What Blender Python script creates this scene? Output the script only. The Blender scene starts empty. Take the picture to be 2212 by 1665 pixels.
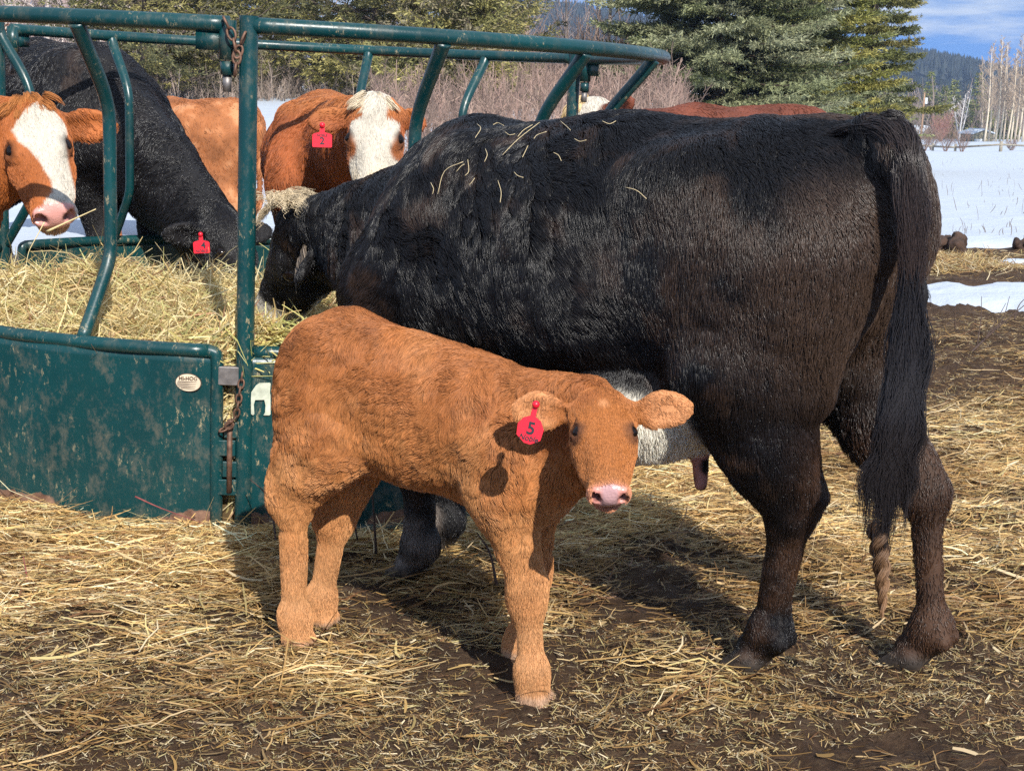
import bpy, math, random
import numpy as np
import openvdb

scene = bpy.context.scene
COL = scene.collection
rng = np.random.default_rng(7)
random.seed(7)

# ------------------------------------------------------------------ camera
FPX, HOR, CAMZ = 3064.0, 183.0, 1.4            # focal length in photo pixels (2211 wide), horizon row, eye height
PITCH = math.atan((832.5 - HOR) / FPX)
cam_data = bpy.data.cameras.new('camera')
cam = bpy.data.objects.new('camera', cam_data)
COL.objects.link(cam)
cam.location = (0, 0, CAMZ)
cam.rotation_euler = (math.pi / 2 - PITCH, 0, 0)
cam_data.sensor_width = 36.0
cam_data.lens = 36.0 * FPX / 2211.0
cam_data.clip_start = 0.05
cam_data.clip_end = 6000
scene.camera = cam

# ------------------------------------------------------------------ sun, sky, exposure
SUN_EL = math.radians(38)
SUN_H = (0.36, -0.933)                           # horizontal direction towards the sun
SUN_ROT = math.atan2(SUN_H[0], SUN_H[1])
sd = (SUN_H[0] * math.cos(SUN_EL), SUN_H[1] * math.cos(SUN_EL), math.sin(SUN_EL))
sun_data = bpy.data.lights.new('sun', 'SUN')
sun_data.energy = 5.0
sun_data.angle = math.radians(0.5)
sun_data.color = (1.0, 0.955, 0.88)
sun = bpy.data.objects.new('sun', sun_data)
COL.objects.link(sun)
from mathutils import Vector, Matrix
sun.rotation_euler = Vector(sd).to_track_quat('Z', 'Y').to_euler()
sun.location = (4, -6, 8)

world = bpy.data.worlds.new('World')
scene.world = world
world.use_nodes = True
wn, wl = world.node_tree.nodes, world.node_tree.links
wn.clear()
w_out = wn.new('ShaderNodeOutputWorld')
w_bg = wn.new('ShaderNodeBackground')
w_bg.inputs['Strength'].default_value = 0.078
w_tc = wn.new('ShaderNodeTexCoord')
w_add = wn.new('ShaderNodeVectorMath'); w_add.operation = 'ADD'
w_add.inputs[1].default_value = (0, 0, 0.30)
w_nrm = wn.new('ShaderNodeVectorMath'); w_nrm.operation = 'NORMALIZE'
w_sky = wn.new('ShaderNodeTexSky')
w_sky.sky_type = 'NISHITA'
w_sky.sun_disc = False
w_sky.sun_elevation = SUN_EL
w_sky.sun_rotation = SUN_ROT
w_sky.air_density = 1.0
w_sky.dust_density = 0.3
w_sky.ozone_density = 2.5
wl.new(w_tc.outputs['Generated'], w_add.inputs[0])
wl.new(w_add.outputs[0], w_nrm.inputs[0])
wl.new(w_nrm.outputs[0], w_sky.inputs['Vector'])
# clouds: noise on the direction, squeezed upward so they lie flat above the horizon
w_map = wn.new('ShaderNodeMapping')
w_map.inputs['Scale'].default_value = (7.0, 7.0, 42.0)
w_map.inputs['Location'].default_value = (0.35, 0.0, 0.35)
w_noise = wn.new('ShaderNodeTexNoise')
w_noise.inputs['Scale'].default_value = 1.0
w_noise.inputs['Detail'].default_value = 7.0
w_noise.inputs['Roughness'].default_value = 0.56
w_ramp = wn.new('ShaderNodeValToRGB')
w_ramp.color_ramp.elements[0].position = 0.46
w_ramp.color_ramp.elements[1].position = 0.62
w_ramp2 = wn.new('ShaderNodeValToRGB')
w_ramp2.color_ramp.elements[0].position = 0.46
w_ramp2.color_ramp.elements[0].color = (4.6, 6.0, 8.6, 1)
w_ramp2.color_ramp.elements[1].position = 0.72
w_ramp2.color_ramp.elements[1].color = (9.6, 10.1, 10.9, 1)
w_mix = wn.new('ShaderNodeMix'); w_mix.data_type = 'RGBA'
w_tint = wn.new('ShaderNodeMix'); w_tint.data_type = 'RGBA'; w_tint.blend_type = 'MULTIPLY'
w_tint.inputs[0].default_value = 1.0
w_tint.inputs[7].default_value = (0.66, 1.20, 1.85, 1)
wl.new(w_tc.outputs['Generated'], w_map.inputs['Vector'])
wl.new(w_map.outputs[0], w_noise.inputs['Vector'])
w_sep = wn.new('ShaderNodeSeparateXYZ')
w_up = wn.new('ShaderNodeMath'); w_up.operation = 'MULTIPLY_ADD'; w_up.inputs[1].default_value = 5.0; w_up.use_clamp = True
w_clp = wn.new('ShaderNodeMath'); w_clp.operation = 'MINIMUM'; w_clp.inputs[1].default_value = 0.07
w_nz2 = wn.new('ShaderNodeMath'); w_nz2.operation = 'SUBTRACT'; w_nz2.inputs[1].default_value = 0.17
wl.new(w_tc.outputs['Generated'], w_sep.inputs[0]); wl.new(w_sep.outputs['Z'], w_clp.inputs[0]); wl.new(w_clp.outputs[0], w_up.inputs[0])
wl.new(w_noise.outputs['Fac'], w_nz2.inputs[0]); wl.new(w_nz2.outputs[0], w_up.inputs[2])
wl.new(w_up.outputs[0], w_ramp.inputs[0])
wl.new(w_noise.outputs['Fac'], w_ramp2.inputs[0])
wl.new(w_sky.outputs[0], w_tint.inputs[6])
wl.new(w_ramp.outputs[0], w_mix.inputs[0])
wl.new(w_tint.outputs[2], w_mix.inputs[6])
wl.new(w_ramp2.outputs[0], w_mix.inputs[7])
wl.new(w_mix.outputs[2], w_bg.inputs['Color'])
wl.new(w_bg.outputs[0], w_out.inputs['Surface'])

vs = scene.view_settings
scene.display_settings.display_device = 'sRGB'
vs.view_transform = 'Standard'
vs.look = 'None'
vs.exposure = 0.36
vs.gamma = 1.0
vs.use_curve_mapping = False
scene.cycles.use_denoising = False
scene.cycles.max_bounces = 6
scene.cycles.diffuse_bounces = 3
scene.cycles.glossy_bounces = 2
scene.cycles.transmission_bounces = 2
scene.cycles.transparent_max_bounces = 6
scene.cycles.caustics_reflective = False
scene.cycles.caustics_refractive = False
scene.cycles_curves.shape = 'RIBBONS'
scene.cycles_curves.subdivisions = 2

# ------------------------------------------------------------------ small helpers
def P(u, v, Y):
    """world point seen at photo pixel (u, v) (2211 px wide picture) at distance Y in front of the lens"""
    xc, yc = (u - 1105.5) / FPX, (832.5 - v) / FPX
    d = np.array([xc, math.cos(PITCH) + yc * math.sin(PITCH), -math.sin(PITCH) + yc * math.cos(PITCH)])
    d *= Y / d[1]
    return d + np.array([0, 0, CAMZ])

def hash3(ix, iy, iz, seed):
    h = (ix.astype(np.int64) * 73856093) ^ (iy.astype(np.int64) * 19349663) ^ (iz.astype(np.int64) * 83492791) ^ (seed * 2654435761)
    h = (h ^ (h >> 13)) * 1274126177
    h = (h ^ (h >> 16)) & 0xFFFFFF
    return h.astype(np.float32) / 0xFFFFFF

def vnoise(p, scale=1.0, seed=0):
    q = np.asarray(p, np.float64) * scale
    i = np.floor(q).astype(np.int64)
    f = (q - i).astype(np.float32)
    f = f * f * (3 - 2 * f)
    r = 0
    for dx in (0, 1):
        wx = f[:, 0] if dx else 1 - f[:, 0]
        for dy in (0, 1):
            wy = f[:, 1] if dy else 1 - f[:, 1]
            for dz in (0, 1):
                wz = f[:, 2] if dz else 1 - f[:, 2]
                r = r + wx * wy * wz * hash3(i[:, 0] + dx, i[:, 1] + dy, i[:, 2] + dz, seed)
    return r * 2 - 1

def fbm(p, scale=1.0, seed=0, oct=3):
    r, a = 0, 1.0
    for k in range(oct):
        r = r + a * vnoise(p, scale * 2.03 ** k, seed + 17 * k)
        a *= 0.5
    return r

def sstep(a, b, x):
    t = np.clip((x - a) / (b - a), 0, 1)
    return t * t * (3 - 2 * t)

def unit(v):
    v = np.asarray(v, float)
    return v / (np.linalg.norm(v, axis=-1, keepdims=True) + 1e-12)

def mesh_np(name, V, F, mat=None, smooth=True, parent=None, pcol=None, fcol=None):
    """one mesh object from numpy vertices and an (n,3)/(n,4) face array (or a list of such arrays)"""
    me = bpy.data.meshes.new(name)
    V = np.asarray(V, np.float32)
    Fs = F if isinstance(F, list) else [F]
    Fs = [np.asarray(f, np.int32) for f in Fs if len(f)]
    nl = sum(f.size for f in Fs); nf = sum(len(f) for f in Fs)
    me.vertices.add(len(V)); me.vertices.foreach_set('co', V.ravel())
    me.loops.add(nl); me.polygons.add(nf)
    me.loops.foreach_set('vertex_index', np.concatenate([f.ravel() for f in Fs]))
    tot = np.concatenate([np.full(len(f), f.shape[1], np.int32) for f in Fs])
    st = np.zeros(nf, np.int32); st[1:] = np.cumsum(tot)[:-1]
    me.polygons.foreach_set('loop_start', st)
    me.update(calc_edges=True)
    me.polygons.foreach_set('use_smooth', np.full(nf, smooth, bool))
    if pcol is not None:
        a = me.attributes.new('col', 'FLOAT_COLOR', 'POINT')
        c = np.ones((len(V), 4), np.float32); c[:, :3] = pcol
        a.data.foreach_set('color', c.ravel())
    if fcol is not None:
        a = me.attributes.new('col', 'FLOAT_COLOR', 'FACE')
        c = np.ones((nf, 4), np.float32); c[:, :3] = fcol
        a.data.foreach_set('color', c.ravel())
    me.validate()
    o = bpy.data.objects.new(name, me)
    COL.objects.link(o)
    if mat: me.materials.append(mat)
    if parent: o.parent = parent
    return o

def tag(o, label=None, cat=None, group=None, kind=None):
    if label: o['label'] = label
    if cat: o['category'] = cat
    if group: o['group'] = group
    if kind: o['kind'] = kind
    return o

def empty(name, loc=(0, 0, 0)):
    o = bpy.data.objects.new(name, None)
    o.empty_display_size = 0.2
    COL.objects.link(o)
    o.location = loc
    return o

class MB:
    """collects tubes, boxes and polygons into one mesh"""
    def __init__(self): self.V = []; self.F4 = []; self.F3 = []; self.n = 0; self.C = []
    def add(self, V, F4=None, F3=None, col=None):
        V = np.asarray(V, float)
        if F4 is not None and len(F4): self.F4.append(np.asarray(F4) + self.n)
        if F3 is not None and len(F3): self.F3.append(np.asarray(F3) + self.n)
        self.V.append(V); self.n += len(V)
        if col is not None: self.C.append(np.broadcast_to(np.asarray(col, float), (len(V), 3)))
    def tube(self, pts, r, seg=10, cap=True, col=None, flat=None):
        pts = np.asarray(pts, float); n = len(pts)
        r = np.broadcast_to(np.asarray(r, float), (n,))
        tan = np.gradient(pts, axis=0); tan = unit(tan)
        ref = np.array([0, 0, 1.0]) if abs(tan[0][2]) < 0.9 else np.array([1.0, 0, 0])
        nrm = unit(np.cross(tan[0], ref)); N = [nrm]
        for k in range(1, n):
            nrm = nrm - tan[k] * np.dot(nrm, tan[k]); nrm = unit(nrm); N.append(nrm)
        N = np.array(N); B = np.cross(tan, N)
        a = np.linspace(0, 2 * np.pi, seg, endpoint=False)
        ca, sa = np.cos(a), np.sin(a)
        V = pts[:, None] + r[:, None, None] * (N[:, None] * ca[None, :, None] + B[:, None] * sa[None, :, None])
        V = V.reshape(-1, 3)
        i = np.arange(n - 1)[:, None] * seg; j = np.arange(seg)[None]; j2 = (j + 1) % seg
        F = np.stack([i + j, i + j2, i + seg + j2, i + seg + j], -1).reshape(-1, 4)
        F3 = []
        if cap:
            V = np.vstack([V, pts[0], pts[-1]])
            c0, c1 = n * seg, n * seg + 1; jj = np.arange(seg); jn = (jj + 1) % seg
            F3 = np.vstack([np.stack([np.full(seg, c0), jn, jj], 1),
                            np.stack([np.full(seg, c1), (n - 1) * seg + jj, (n - 1) * seg + jn], 1)])
        self.add(V, F, F3, col)
    def box(self, c, ax, ay, az, col=None):
        """box with centre c and half-axis vectors"""
        c, ax, ay, az = [np.asarray(q, float) for q in (c, ax, ay, az)]
        V = [c + i * ax + j * ay + k * az for i in (-1, 1) for j in (-1, 1) for k in (-1, 1)]
        F = [(0, 1, 3, 2), (4, 6, 7, 5), (0, 4, 5, 1), (2, 3, 7, 6), (0, 2, 6, 4), (1, 5, 7, 3)]
        self.add(V, F, None, col)
    def build(self, name, mat, parent=None, smooth=True, bevel=0):
        o = mesh_np(name, np.vstack(self.V), [np.vstack(self.F4) if self.F4 else [], np.vstack(self.F3) if self.F3 else []],
                    mat, smooth, parent, pcol=np.vstack(self.C) if self.C else None)
        if bevel:
            m = o.modifiers.new('edge', 'BEVEL'); m.width = bevel; m.segments = 2
        return o

def smooth_path(pts, n=8):
    """Catmull-Rom through points"""
    p = np.asarray(pts, float); p = np.vstack([2 * p[0] - p[1], p, 2 * p[-1] - p[-2]])
    out = []
    for k in range(1, len(p) - 2):
        for t in np.linspace(0, 1, n, endpoint=False):
            out.append(0.5 * ((2 * p[k]) + (p[k + 1] - p[k - 1]) * t + (2 * p[k - 1] - 5 * p[k] + 4 * p[k + 1] - p[k + 2]) * t ** 2
                              + (3 * p[k] - p[k - 1] - 3 * p[k + 1] + p[k + 2]) * t ** 3))
    out.append(p[-2])
    return np.array(out)

# ------------------------------------------------------------------ materials
def mat_new(name):
    m = bpy.data.materials.new(name); m.use_nodes = True
    n = m.node_tree.nodes; l = m.node_tree.links
    return m, n, l, n['Principled BSDF']

def mat_plain(name, col, rough=0.6, metal=0.0, spec=0.5, noise=0.0, nscale=20, bump=0.0):
    m, n, l, b = mat_new(name)
    b.inputs['Base Color'].default_value = (*col, 1)
    b.inputs['Roughness'].default_value = rough
    b.inputs['Metallic'].default_value = metal
    b.inputs['Specular IOR Level'].default_value = spec
    if noise or bump:
        tc = n.new('ShaderNodeTexCoord'); nz = n.new('ShaderNodeTexNoise')
        nz.inputs['Scale'].default_value = nscale; nz.inputs['Detail'].default_value = 6
        l.new(tc.outputs['Object'], nz.inputs['Vector'])
        if noise:
            r = n.new('ShaderNodeValToRGB')
            r.color_ramp.elements[0].position = 0.3; r.color_ramp.elements[1].position = 0.7
            r.color_ramp.elements[0].color = (*[c * (1 - noise) for c in col], 1)
            r.color_ramp.elements[1].color = (*[min(1, c * (1 + noise)) for c in col], 1)
            l.new(nz.outputs['Fac'], r.inputs[0]); l.new(r.outputs[0], b.inputs['Base Color'])
        if bump:
            bp = n.new('ShaderNodeBump'); bp.inputs['Strength'].default_value = bump; bp.inputs['Distance'].default_value = 0.01
            l.new(nz.outputs['Fac'], bp.inputs['Height']); l.new(bp.outputs[0], b.inputs['Normal'])
    return m

def mat_attr(name, rough=0.6, spec=0.3, translucent=0.0, gain=1.0, bump=0.0, bscale=200):
    """surface whose own colour is stored on the mesh (coat patches, leaf and straw colours)"""
    m, n, l, b = mat_new(name)
    at = n.new('ShaderNodeAttribute'); at.attribute_name = 'col'
    l.new(at.outputs['Color'], b.inputs['Base Color'])
    b.inputs['Roughness'].default_value = rough
    b.inputs['Specular IOR Level'].default_value = spec
    if bump:
        tc = n.new('ShaderNodeTexCoord'); nz = n.new('ShaderNodeTexNoise')
        nz.inputs['Scale'].default_value = bscale; nz.inputs['Detail'].default_value = 4
        l.new(tc.outputs['Object'], nz.inputs['Vector'])
        bp = n.new('ShaderNodeBump'); bp.inputs['Strength'].default_value = bump; bp.inputs['Distance'].default_value = 0.004
        l.new(nz.outputs['Fac'], bp.inputs['Height']); l.new(bp.outputs[0], b.inputs['Normal'])
    if translucent:
        out = [x for x in n if x.type == 'OUTPUT_MATERIAL'][0]
        tr = n.new('ShaderNodeBsdfTranslucent'); mx = n.new('ShaderNodeMixShader'); mx.inputs[0].default_value = translucent
        l.new(at.outputs['Color'], tr.inputs['Color'])
        l.new(b.outputs[0], mx.inputs[1]); l.new(tr.outputs[0], mx.inputs[2]); l.new(mx.outputs[0], out.inputs['Surface'])
    return m
# ------------------------------------------------------------------ animals: one blended skin per body, hair on top
def mat_coat(name, rough=0.45, spec=0.4, gain=1.0):
    m, n, l, b = mat_new(name)
    at = n.new('ShaderNodeAttribute'); at.attribute_name = 'hair_color'
    hi = n.new('ShaderNodeHairInfo'); mr = n.new('ShaderNodeMapRange'); mr.inputs['To Min'].default_value = 0.72; mr.inputs['To Max'].default_value = 1.3
    vm = n.new('ShaderNodeVectorMath'); vm.operation = 'SCALE'                # sun-bleached tips; roots darkened, fur shade put into the colour
    l.new(hi.outputs['Intercept'], mr.inputs['Value']); l.new(at.outputs['Color'], vm.inputs[0]); l.new(mr.outputs[0], vm.inputs['Scale'])
    l.new(vm.outputs[0], b.inputs['Base Color'])
    b.inputs['Roughness'].default_value = rough
    b.inputs['Specular IOR Level'].default_value = spec
    return m

def mat_skin(name):
    m, n, l, b = mat_new(name)
    at = n.new('ShaderNodeAttribute'); at.attribute_name = 'col'
    wt = n.new('ShaderNodeAttribute'); wt.attribute_name = 'wet'
    mr = n.new('ShaderNodeMapRange'); mr.inputs['To Min'].default_value = 0.75; mr.inputs['To Max'].default_value = 0.33
    l.new(at.outputs['Color'], b.inputs['Base Color'])
    l.new(wt.outputs['Fac'], mr.inputs['Value']); l.new(mr.outputs[0], b.inputs['Roughness'])
    b.inputs['Specular IOR Level'].default_value = 0.35
    tc = n.new('ShaderNodeTexCoord'); vo = n.new('ShaderNodeTexVoronoi'); vo.inputs['Scale'].default_value = 170
    l.new(tc.outputs['Object'], vo.inputs['Vector'])
    bp = n.new('ShaderNodeBump'); bp.inputs['Strength'].default_value = 0.25; bp.inputs['Distance'].default_value = 0.003
    l.new(vo.outputs['Distance'], bp.inputs['Height']); l.new(bp.outputs[0], b.inputs['Normal'])
    return m

M_SKIN = mat_skin('skin')
M_COAT = mat_coat('coat_hair', 0.5, 0.3)
M_COAT_BLACK = mat_coat('black_coat_hair', 0.32, 0.43)
M_EYE = mat_plain('eye_gloss', (0.008, 0.005, 0.004), 0.12, spec=0.3)
M_TAG = mat_plain('red_tag_plastic', (0.72, 0.012, 0.03), 0.35, noise=0.12, nscale=60)
M_INK = mat_plain('tag_ink', (0.012, 0.01, 0.02), 0.6)

class Beast:
    def __init__(self, O, f):
        self.O = np.array([O[0], O[1], O[2] if len(O) > 2 else 0.0]); self.f = unit(np.array([f[0], f[1], 0.0]))
        self.l = np.array([-self.f[1], self.f[0], 0.0]); self.u = np.array([0, 0, 1.0])
        self.pr = []; self.heads = []; self.k = 1.0
    def W(self, s, t, z): return self.O + self.f * s + self.l * t + self.u * z
    def L(self, p):
        q = (np.asarray(p) - self.O) / self.k
        return np.stack([q @ self.f, q @ self.l, q[:, 2]], 1)
    def rc(self, a, b, ra, rb, k=0.05, w=None, e=1.0, flow=None, ln=0.03, op=1):
        a, b = np.asarray(a, float), np.asarray(b, float)
        m = max(ra, rb) * max(1, e)
        if flow is None: flow = unit(b - a) if np.linalg.norm(b - a) > 1e-6 else np.array([0, 0, -1.0])
        self.pr.append(dict(t='rc', a=a, b=b, ra=ra, rb=rb, k=k, w=None if w is None else unit(w), e=e, flow=unit(flow), ln=ln, op=op,
                            lo=np.minimum(a, b) - m, hi=np.maximum(a, b) + m))
    def el(self, c, r, R=None, k=0.05, flow=(0, 0, -1), ln=0.03, op=1):
        c = np.asarray(c, float); r = np.asarray(r, float)
        if R is None: R = np.stack([self.f, self.l, self.u], 1)
        ext = np.sqrt((R ** 2 * r ** 2).sum(1))
        self.pr.append(dict(t='el', c=c, r=r, R=np.asarray(R), k=k, flow=unit(np.array(flow, float)), ln=ln, op=op, lo=c - ext, hi=c + ext))
    @staticmethod
    def dist(p, q):
        """distance from points q (n,3) to primitive p"""
        if p['t'] == 'rc':
            v = q - p['a']; ab = p['b'] - p['a']; s = 1.0
            if p['w'] is not None:
                w = p['w']; g = 1 / p['e'] - 1
                v = v + (v @ w)[:, None] * w * g; ab = ab + (ab @ w) * w * g; s = min(1.0, p['e'])
            t = np.clip((v @ ab) / max(ab @ ab, 1e-9), 0, 1)
            return (np.linalg.norm(v - t[:, None] * ab, axis=1) - (p['ra'] + (p['rb'] - p['ra']) * t)) * s
        v = (q - p['c']) @ p['R']
        k0 = np.linalg.norm(v / p['r'], axis=1); k1 = np.linalg.norm(v / p['r'] ** 2, axis=1)
        return k0 * (k0 - 1) / (k1 + 1e-6)
    def surface(self, h):
        lo = np.min([p['lo'] for p in self.pr if p['op'] > 0], 0) - 0.04
        hi = np.max([p['hi'] for p in self.pr if p['op'] > 0], 0) + 0.04
        n = np.ceil((hi - lo) / h).astype(int) + 1
        D = np.full(n, 0.3, np.float32)
        for p in self.pr:
            mg = p['k'] + 3 * h
            i0 = np.maximum(np.floor((p['lo'] - mg - lo) / h).astype(int), 0)
            i1 = np.minimum(np.ceil((p['hi'] + mg - lo) / h).astype(int) + 1, n)
            if np.any(i1 <= i0): continue
            g = np.meshgrid(*[lo[a] + h * np.arange(i0[a], i1[a]) for a in range(3)], indexing='ij')
            q = np.stack(g, -1).reshape(-1, 3)
            d = self.dist(p, q).reshape(i1 - i0).astype(np.float32)
            sl = tuple(slice(i0[a], i1[a]) for a in range(3)); A = D[sl]; k = p['k']
            if p['op'] > 0:
                hh = np.clip(0.5 + 0.5 * (A - d) / k, 0, 1)
                D[sl] = A * (1 - hh) + d * hh - k * hh * (1 - hh)
            else:
                hh = np.clip(0.5 - 0.5 * (A + d) / k, 0, 1)
                D[sl] = A * (1 - hh) - d * hh + k * hh * (1 - hh)
        grid = openvdb.FloatGrid(0.3)
        grid.copyFromArray(D)
        V, T, Q = grid.convertToPolygons(isovalue=0.0, adaptivity=0.0)
        V = lo + V.astype(np.float64) * h
        Q = Q[:, ::-1].astype(np.int64)
        # outward check
        e1 = V[Q[:, 1]] - V[Q[:, 0]]; e2 = V[Q[:, 2]] - V[Q[:, 0]]
        fn = np.cross(e1, e2); c = V[Q].mean(1)
        if np.sum((fn * c)) < 0: Q = Q[:, ::-1]
        self.V, self.Q = V, Q
        self.N = self.normals()
        # keep the largest connected piece is not needed: everything is blended
        return self
    def normals(self):
        V, Q = self.V, self.Q
        fn = np.cross(V[Q[:, 2]] - V[Q[:, 0]], V[Q[:, 3]] - V[Q[:, 1]])
        N = np.zeros_like(V)
        for a in range(4): np.add.at(N, Q[:, a], fn)
        return unit(N)
    def smooth(self, it=1, amt=0.5):
        V, Q = self.V, self.Q
        cnt = np.zeros(len(V))
        for a in range(4): np.add.at(cnt, Q[:, a], 2)
        for _ in range(it):
            S = np.zeros_like(V)
            for a in range(4):
                np.add.at(S, Q[:, a], V[Q[:, (a + 1) % 4]] + V[Q[:, (a + 3) % 4]])
            V = V + amt * (S / cnt[:, None] - V)
        self.V = V; self.N = self.normals(); return self
    def fields(self):
        """hair flow and length at each vertex, blended from the nearest primitives"""
        fl = np.zeros_like(self.V); ln = np.zeros(len(self.V)); ws = np.zeros(len(self.V))
        for p in self.pr:
            if p['op'] < 0: continue
            w = np.exp(-np.clip(self.dist(p, self.V) + 0.01, -0.02, 1) / 0.02)
            fl += w[:, None] * p['flow']; ln += w * p['ln']; ws += w
        self.flow = unit(fl); self.ln = ln / (ws + 1e-9)
    def head(self, poll, xdir, up, L, wf=1.0, ln=0.015, neck_k=0.06, ears=None, eye_y=0.171, ear_len=0.4, ear_w=0.2):
        x = unit(np.asarray(xdir, float)); z = np.asarray(up, float); z = unit(z - x * (z @ x)); y = np.cross(z, x)
        H = lambda a, b, c: np.asarray(poll) + L * (a * x + b * y + c * z)
        R = np.stack([x, y, z], 1)
        E = lambda c, r, k=0.06, op=1, fl=None, l=ln, RR=None: self.el(H(*c), np.array(r) * L, R if RR is None else RR, k * L, x if fl is None else fl, l, op)
        wm = 1 + (wf - 1) * 0.35
        E((0.17, 0, -0.20), (0.24, 0.215 * wf, 0.20), 0.1)
        E((0.40, 0, -0.20), (0.20, 0.215 * wf, 0.18), 0.1)
        self.rc(H(0.35, 0, -0.20), H(0.88, 0, -0.17), 0.18 * L, 0.118 * L, 0.1 * L, y, 0.98 * (wf + wm) / 2, x, ln)
        self.rc(H(0.15, 0, -0.08), H(0.84, 0, -0.10), 0.09 * L, 0.075 * L, 0.08 * L, y, 1.15 * wm, x, ln)
        E((0.93, 0, -0.165), (0.095, 0.138 * wm, 0.125), 0.09)
        E((0.30, 0, -0.36), (0.21, 0.165 * wf, 0.19), 0.1)
        E((0.92, 0, -0.305), (0.085, 0.10 * wm, 0.05), 0.04)
        E((0.03, 0, -0.13), (0.11, 0.14 * wf, 0.12), 0.1, fl=x, l=ln * 2)
        for sg in (-1, 1):
            self.rc(H(0.30, sg * 0.09 * wf, -0.42), H(0.82, sg * 0.055 * wm, -0.28), 0.11 * L, 0.075 * L, 0.09 * L, None, 1, x, ln)
            self.rc(H(0.30, sg * 0.135 * wf, -0.055), H(0.42, sg * 0.145 * wf, -0.055), 0.055 * L, 0.045 * L, 0.07 * L, None, 1, x, ln)
            self.rc(H(0.52, sg * 0.17 * wm, -0.235), H(0.72, sg * 0.125 * wm, -0.23), 0.055 * L, 0.04 * L, 0.09 * L, None, 1, x, ln)
            ec = H(0.375, sg * (eye_y + 0.005) * wf, -0.088); on = unit(sg * 0.68 * y + 0.7 * z + 0.1 * x); ou = unit(z - on * (z @ on))
            self.el(ec + L * 0.02 * on, np.array([0.062, 0.05, 0.045]) * L, np.stack([x, np.cross(ou, x), ou], 1), 0.03 * L, x, ln, -1)
            arc = [(-0.078, 0.0, 0.006), (-0.035, 0.030, 0.036), (0.03, 0.030, 0.036), (0.078, 0.0, -0.004)]
            arc2 = [(-0.075, 0.0, 0.002), (-0.03, 0.020, -0.042), (0.03, 0.020, -0.045), (0.075, 0.0, -0.006)]
            for A in (arc, arc2):
                for p0, p1 in zip(A[:-1], A[1:]):
                    self.rc(ec + L * (p0[0] * x + p0[1] * on + p0[2] * ou), ec + L * (p1[0] * x + p1[1] * on + p1[2] * ou),
                            0.022 * L, 0.022 * L, 0.02 * L, None, 1, x, ln * 0.4)
            # nostril: slanted comma opening, with a raised wing
            nc = H(1.005, sg * 0.098 * wm, -0.115)
            ax = unit(sg * y * 0.55 + z * 0.85); bx = unit(np.cross(x, ax)); RR = np.stack([unit(np.cross(ax, bx)), bx, ax], 1)
            E((0.965, sg * 0.115 * wm, -0.12), (0.06, 0.045, 0.075), 0.05)
            self.el(nc, np.array([0.07, 0.028, 0.058]) * L, RR, 0.015 * L, x, ln, -1)
            self.el(nc + L * (-0.02 * x + sg * 0.03 * y - 0.03 * z), np.array([0.05, 0.02, 0.03]) * L, RR, 0.02 * L, x, ln, -1)
        self.el(H(0.98, 0, -0.268), np.array([0.16, 0.2 * wf, 0.013]) * L, R, 0.02 * L, x, ln, -1)
        hd = dict(H=H, x=x, y=y, z=z, L=L, poll=np.asarray(poll, float), wf=wf, eyes=[], ears=[])
        for sg in (-1, 1):
            hd['eyes'].append((H(0.375, sg * eye_y * wf, -0.094), 0.067 * L))
            ed, en = (ears[0 if sg < 0 else 1] if ears else (unit(sg * y - 0.15 * x - 0.15 * z), unit(0.55 * x + 0.6 * z + sg * 0.1 * y)))
            ed = unit(np.asarray(ed, float)); en = np.asarray(en, float); en = unit(en - ed * (en @ ed)); eb = np.cross(en, ed)
            base = H(0.10, sg * 0.19 * wf, -0.17)
            c = base + ed * ear_len * L * 0.56
            RR = np.stack([ed, eb, en], 1)
            self.rc(base - ed * 0.02 * L, base + ed * 0.22 * ear_len * L, 0.085 * L, 0.065 * L, 0.06 * L, None, 1, ed, ln * 1.5)
            self.el(c - ed * 0.06 * ear_len * L - eb * 0.03 * L * 0, np.array([ear_len * 0.43, ear_w * 0.5, 0.034]) * L, RR, 0.035 * L, ed * 0.7 - np.array([0, 0, 0.6]), ln * 1.9)
            self.el(c + ed * 0.2 * ear_len * L, np.array([ear_len * 0.34, ear_w * 0.36, 0.028]) * L, RR, 0.06 * L, ed, ln)
            self.el(c + en * 0.052 * L - ed * 0.02 * L, np.array([ear_len * 0.44, ear_w * 0.38, 0.055]) * L, RR, 0.02 * L, ed, ln, -1)
            hd['ears'].append((base, ed, en, eb, c))
        self.heads.append(hd)
        return hd
    def resize(self, k, dz):
        """bring the finished animal to its real size"""
        up = np.array([0, 0, dz]); self.V = self.V * k + up; self.O = self.O * k + up; self.k *= k; self.ln = self.ln * k
        for h in self.heads:
            h['poll'] = h['poll'] * k + up; h['L'] *= k
            h['H'] = (lambda a, b, c, h=h: h['poll'] + h['L'] * (a * h['x'] + b * h['y'] + c * h['z']))
            h['eyes'] = [(c * k + up, r * k) for c, r in h['eyes']]
            h['ears'] = [(b * k + up, ed, en, eb, c * k + up) for b, ed, en, eb, c in h['ears']]
        return self
    def HL(self, p, k=0):
        hd = self.heads[k]
        q = (np.asarray(p) - hd['poll']) / hd['L']
        return np.stack([q @ hd['x'], q @ hd['y'], q @ hd['z']], 1)

def quads_to_tris(Q): return np.vstack([Q[:, [0, 1, 2]], Q[:, [0, 2, 3]]])

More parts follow.
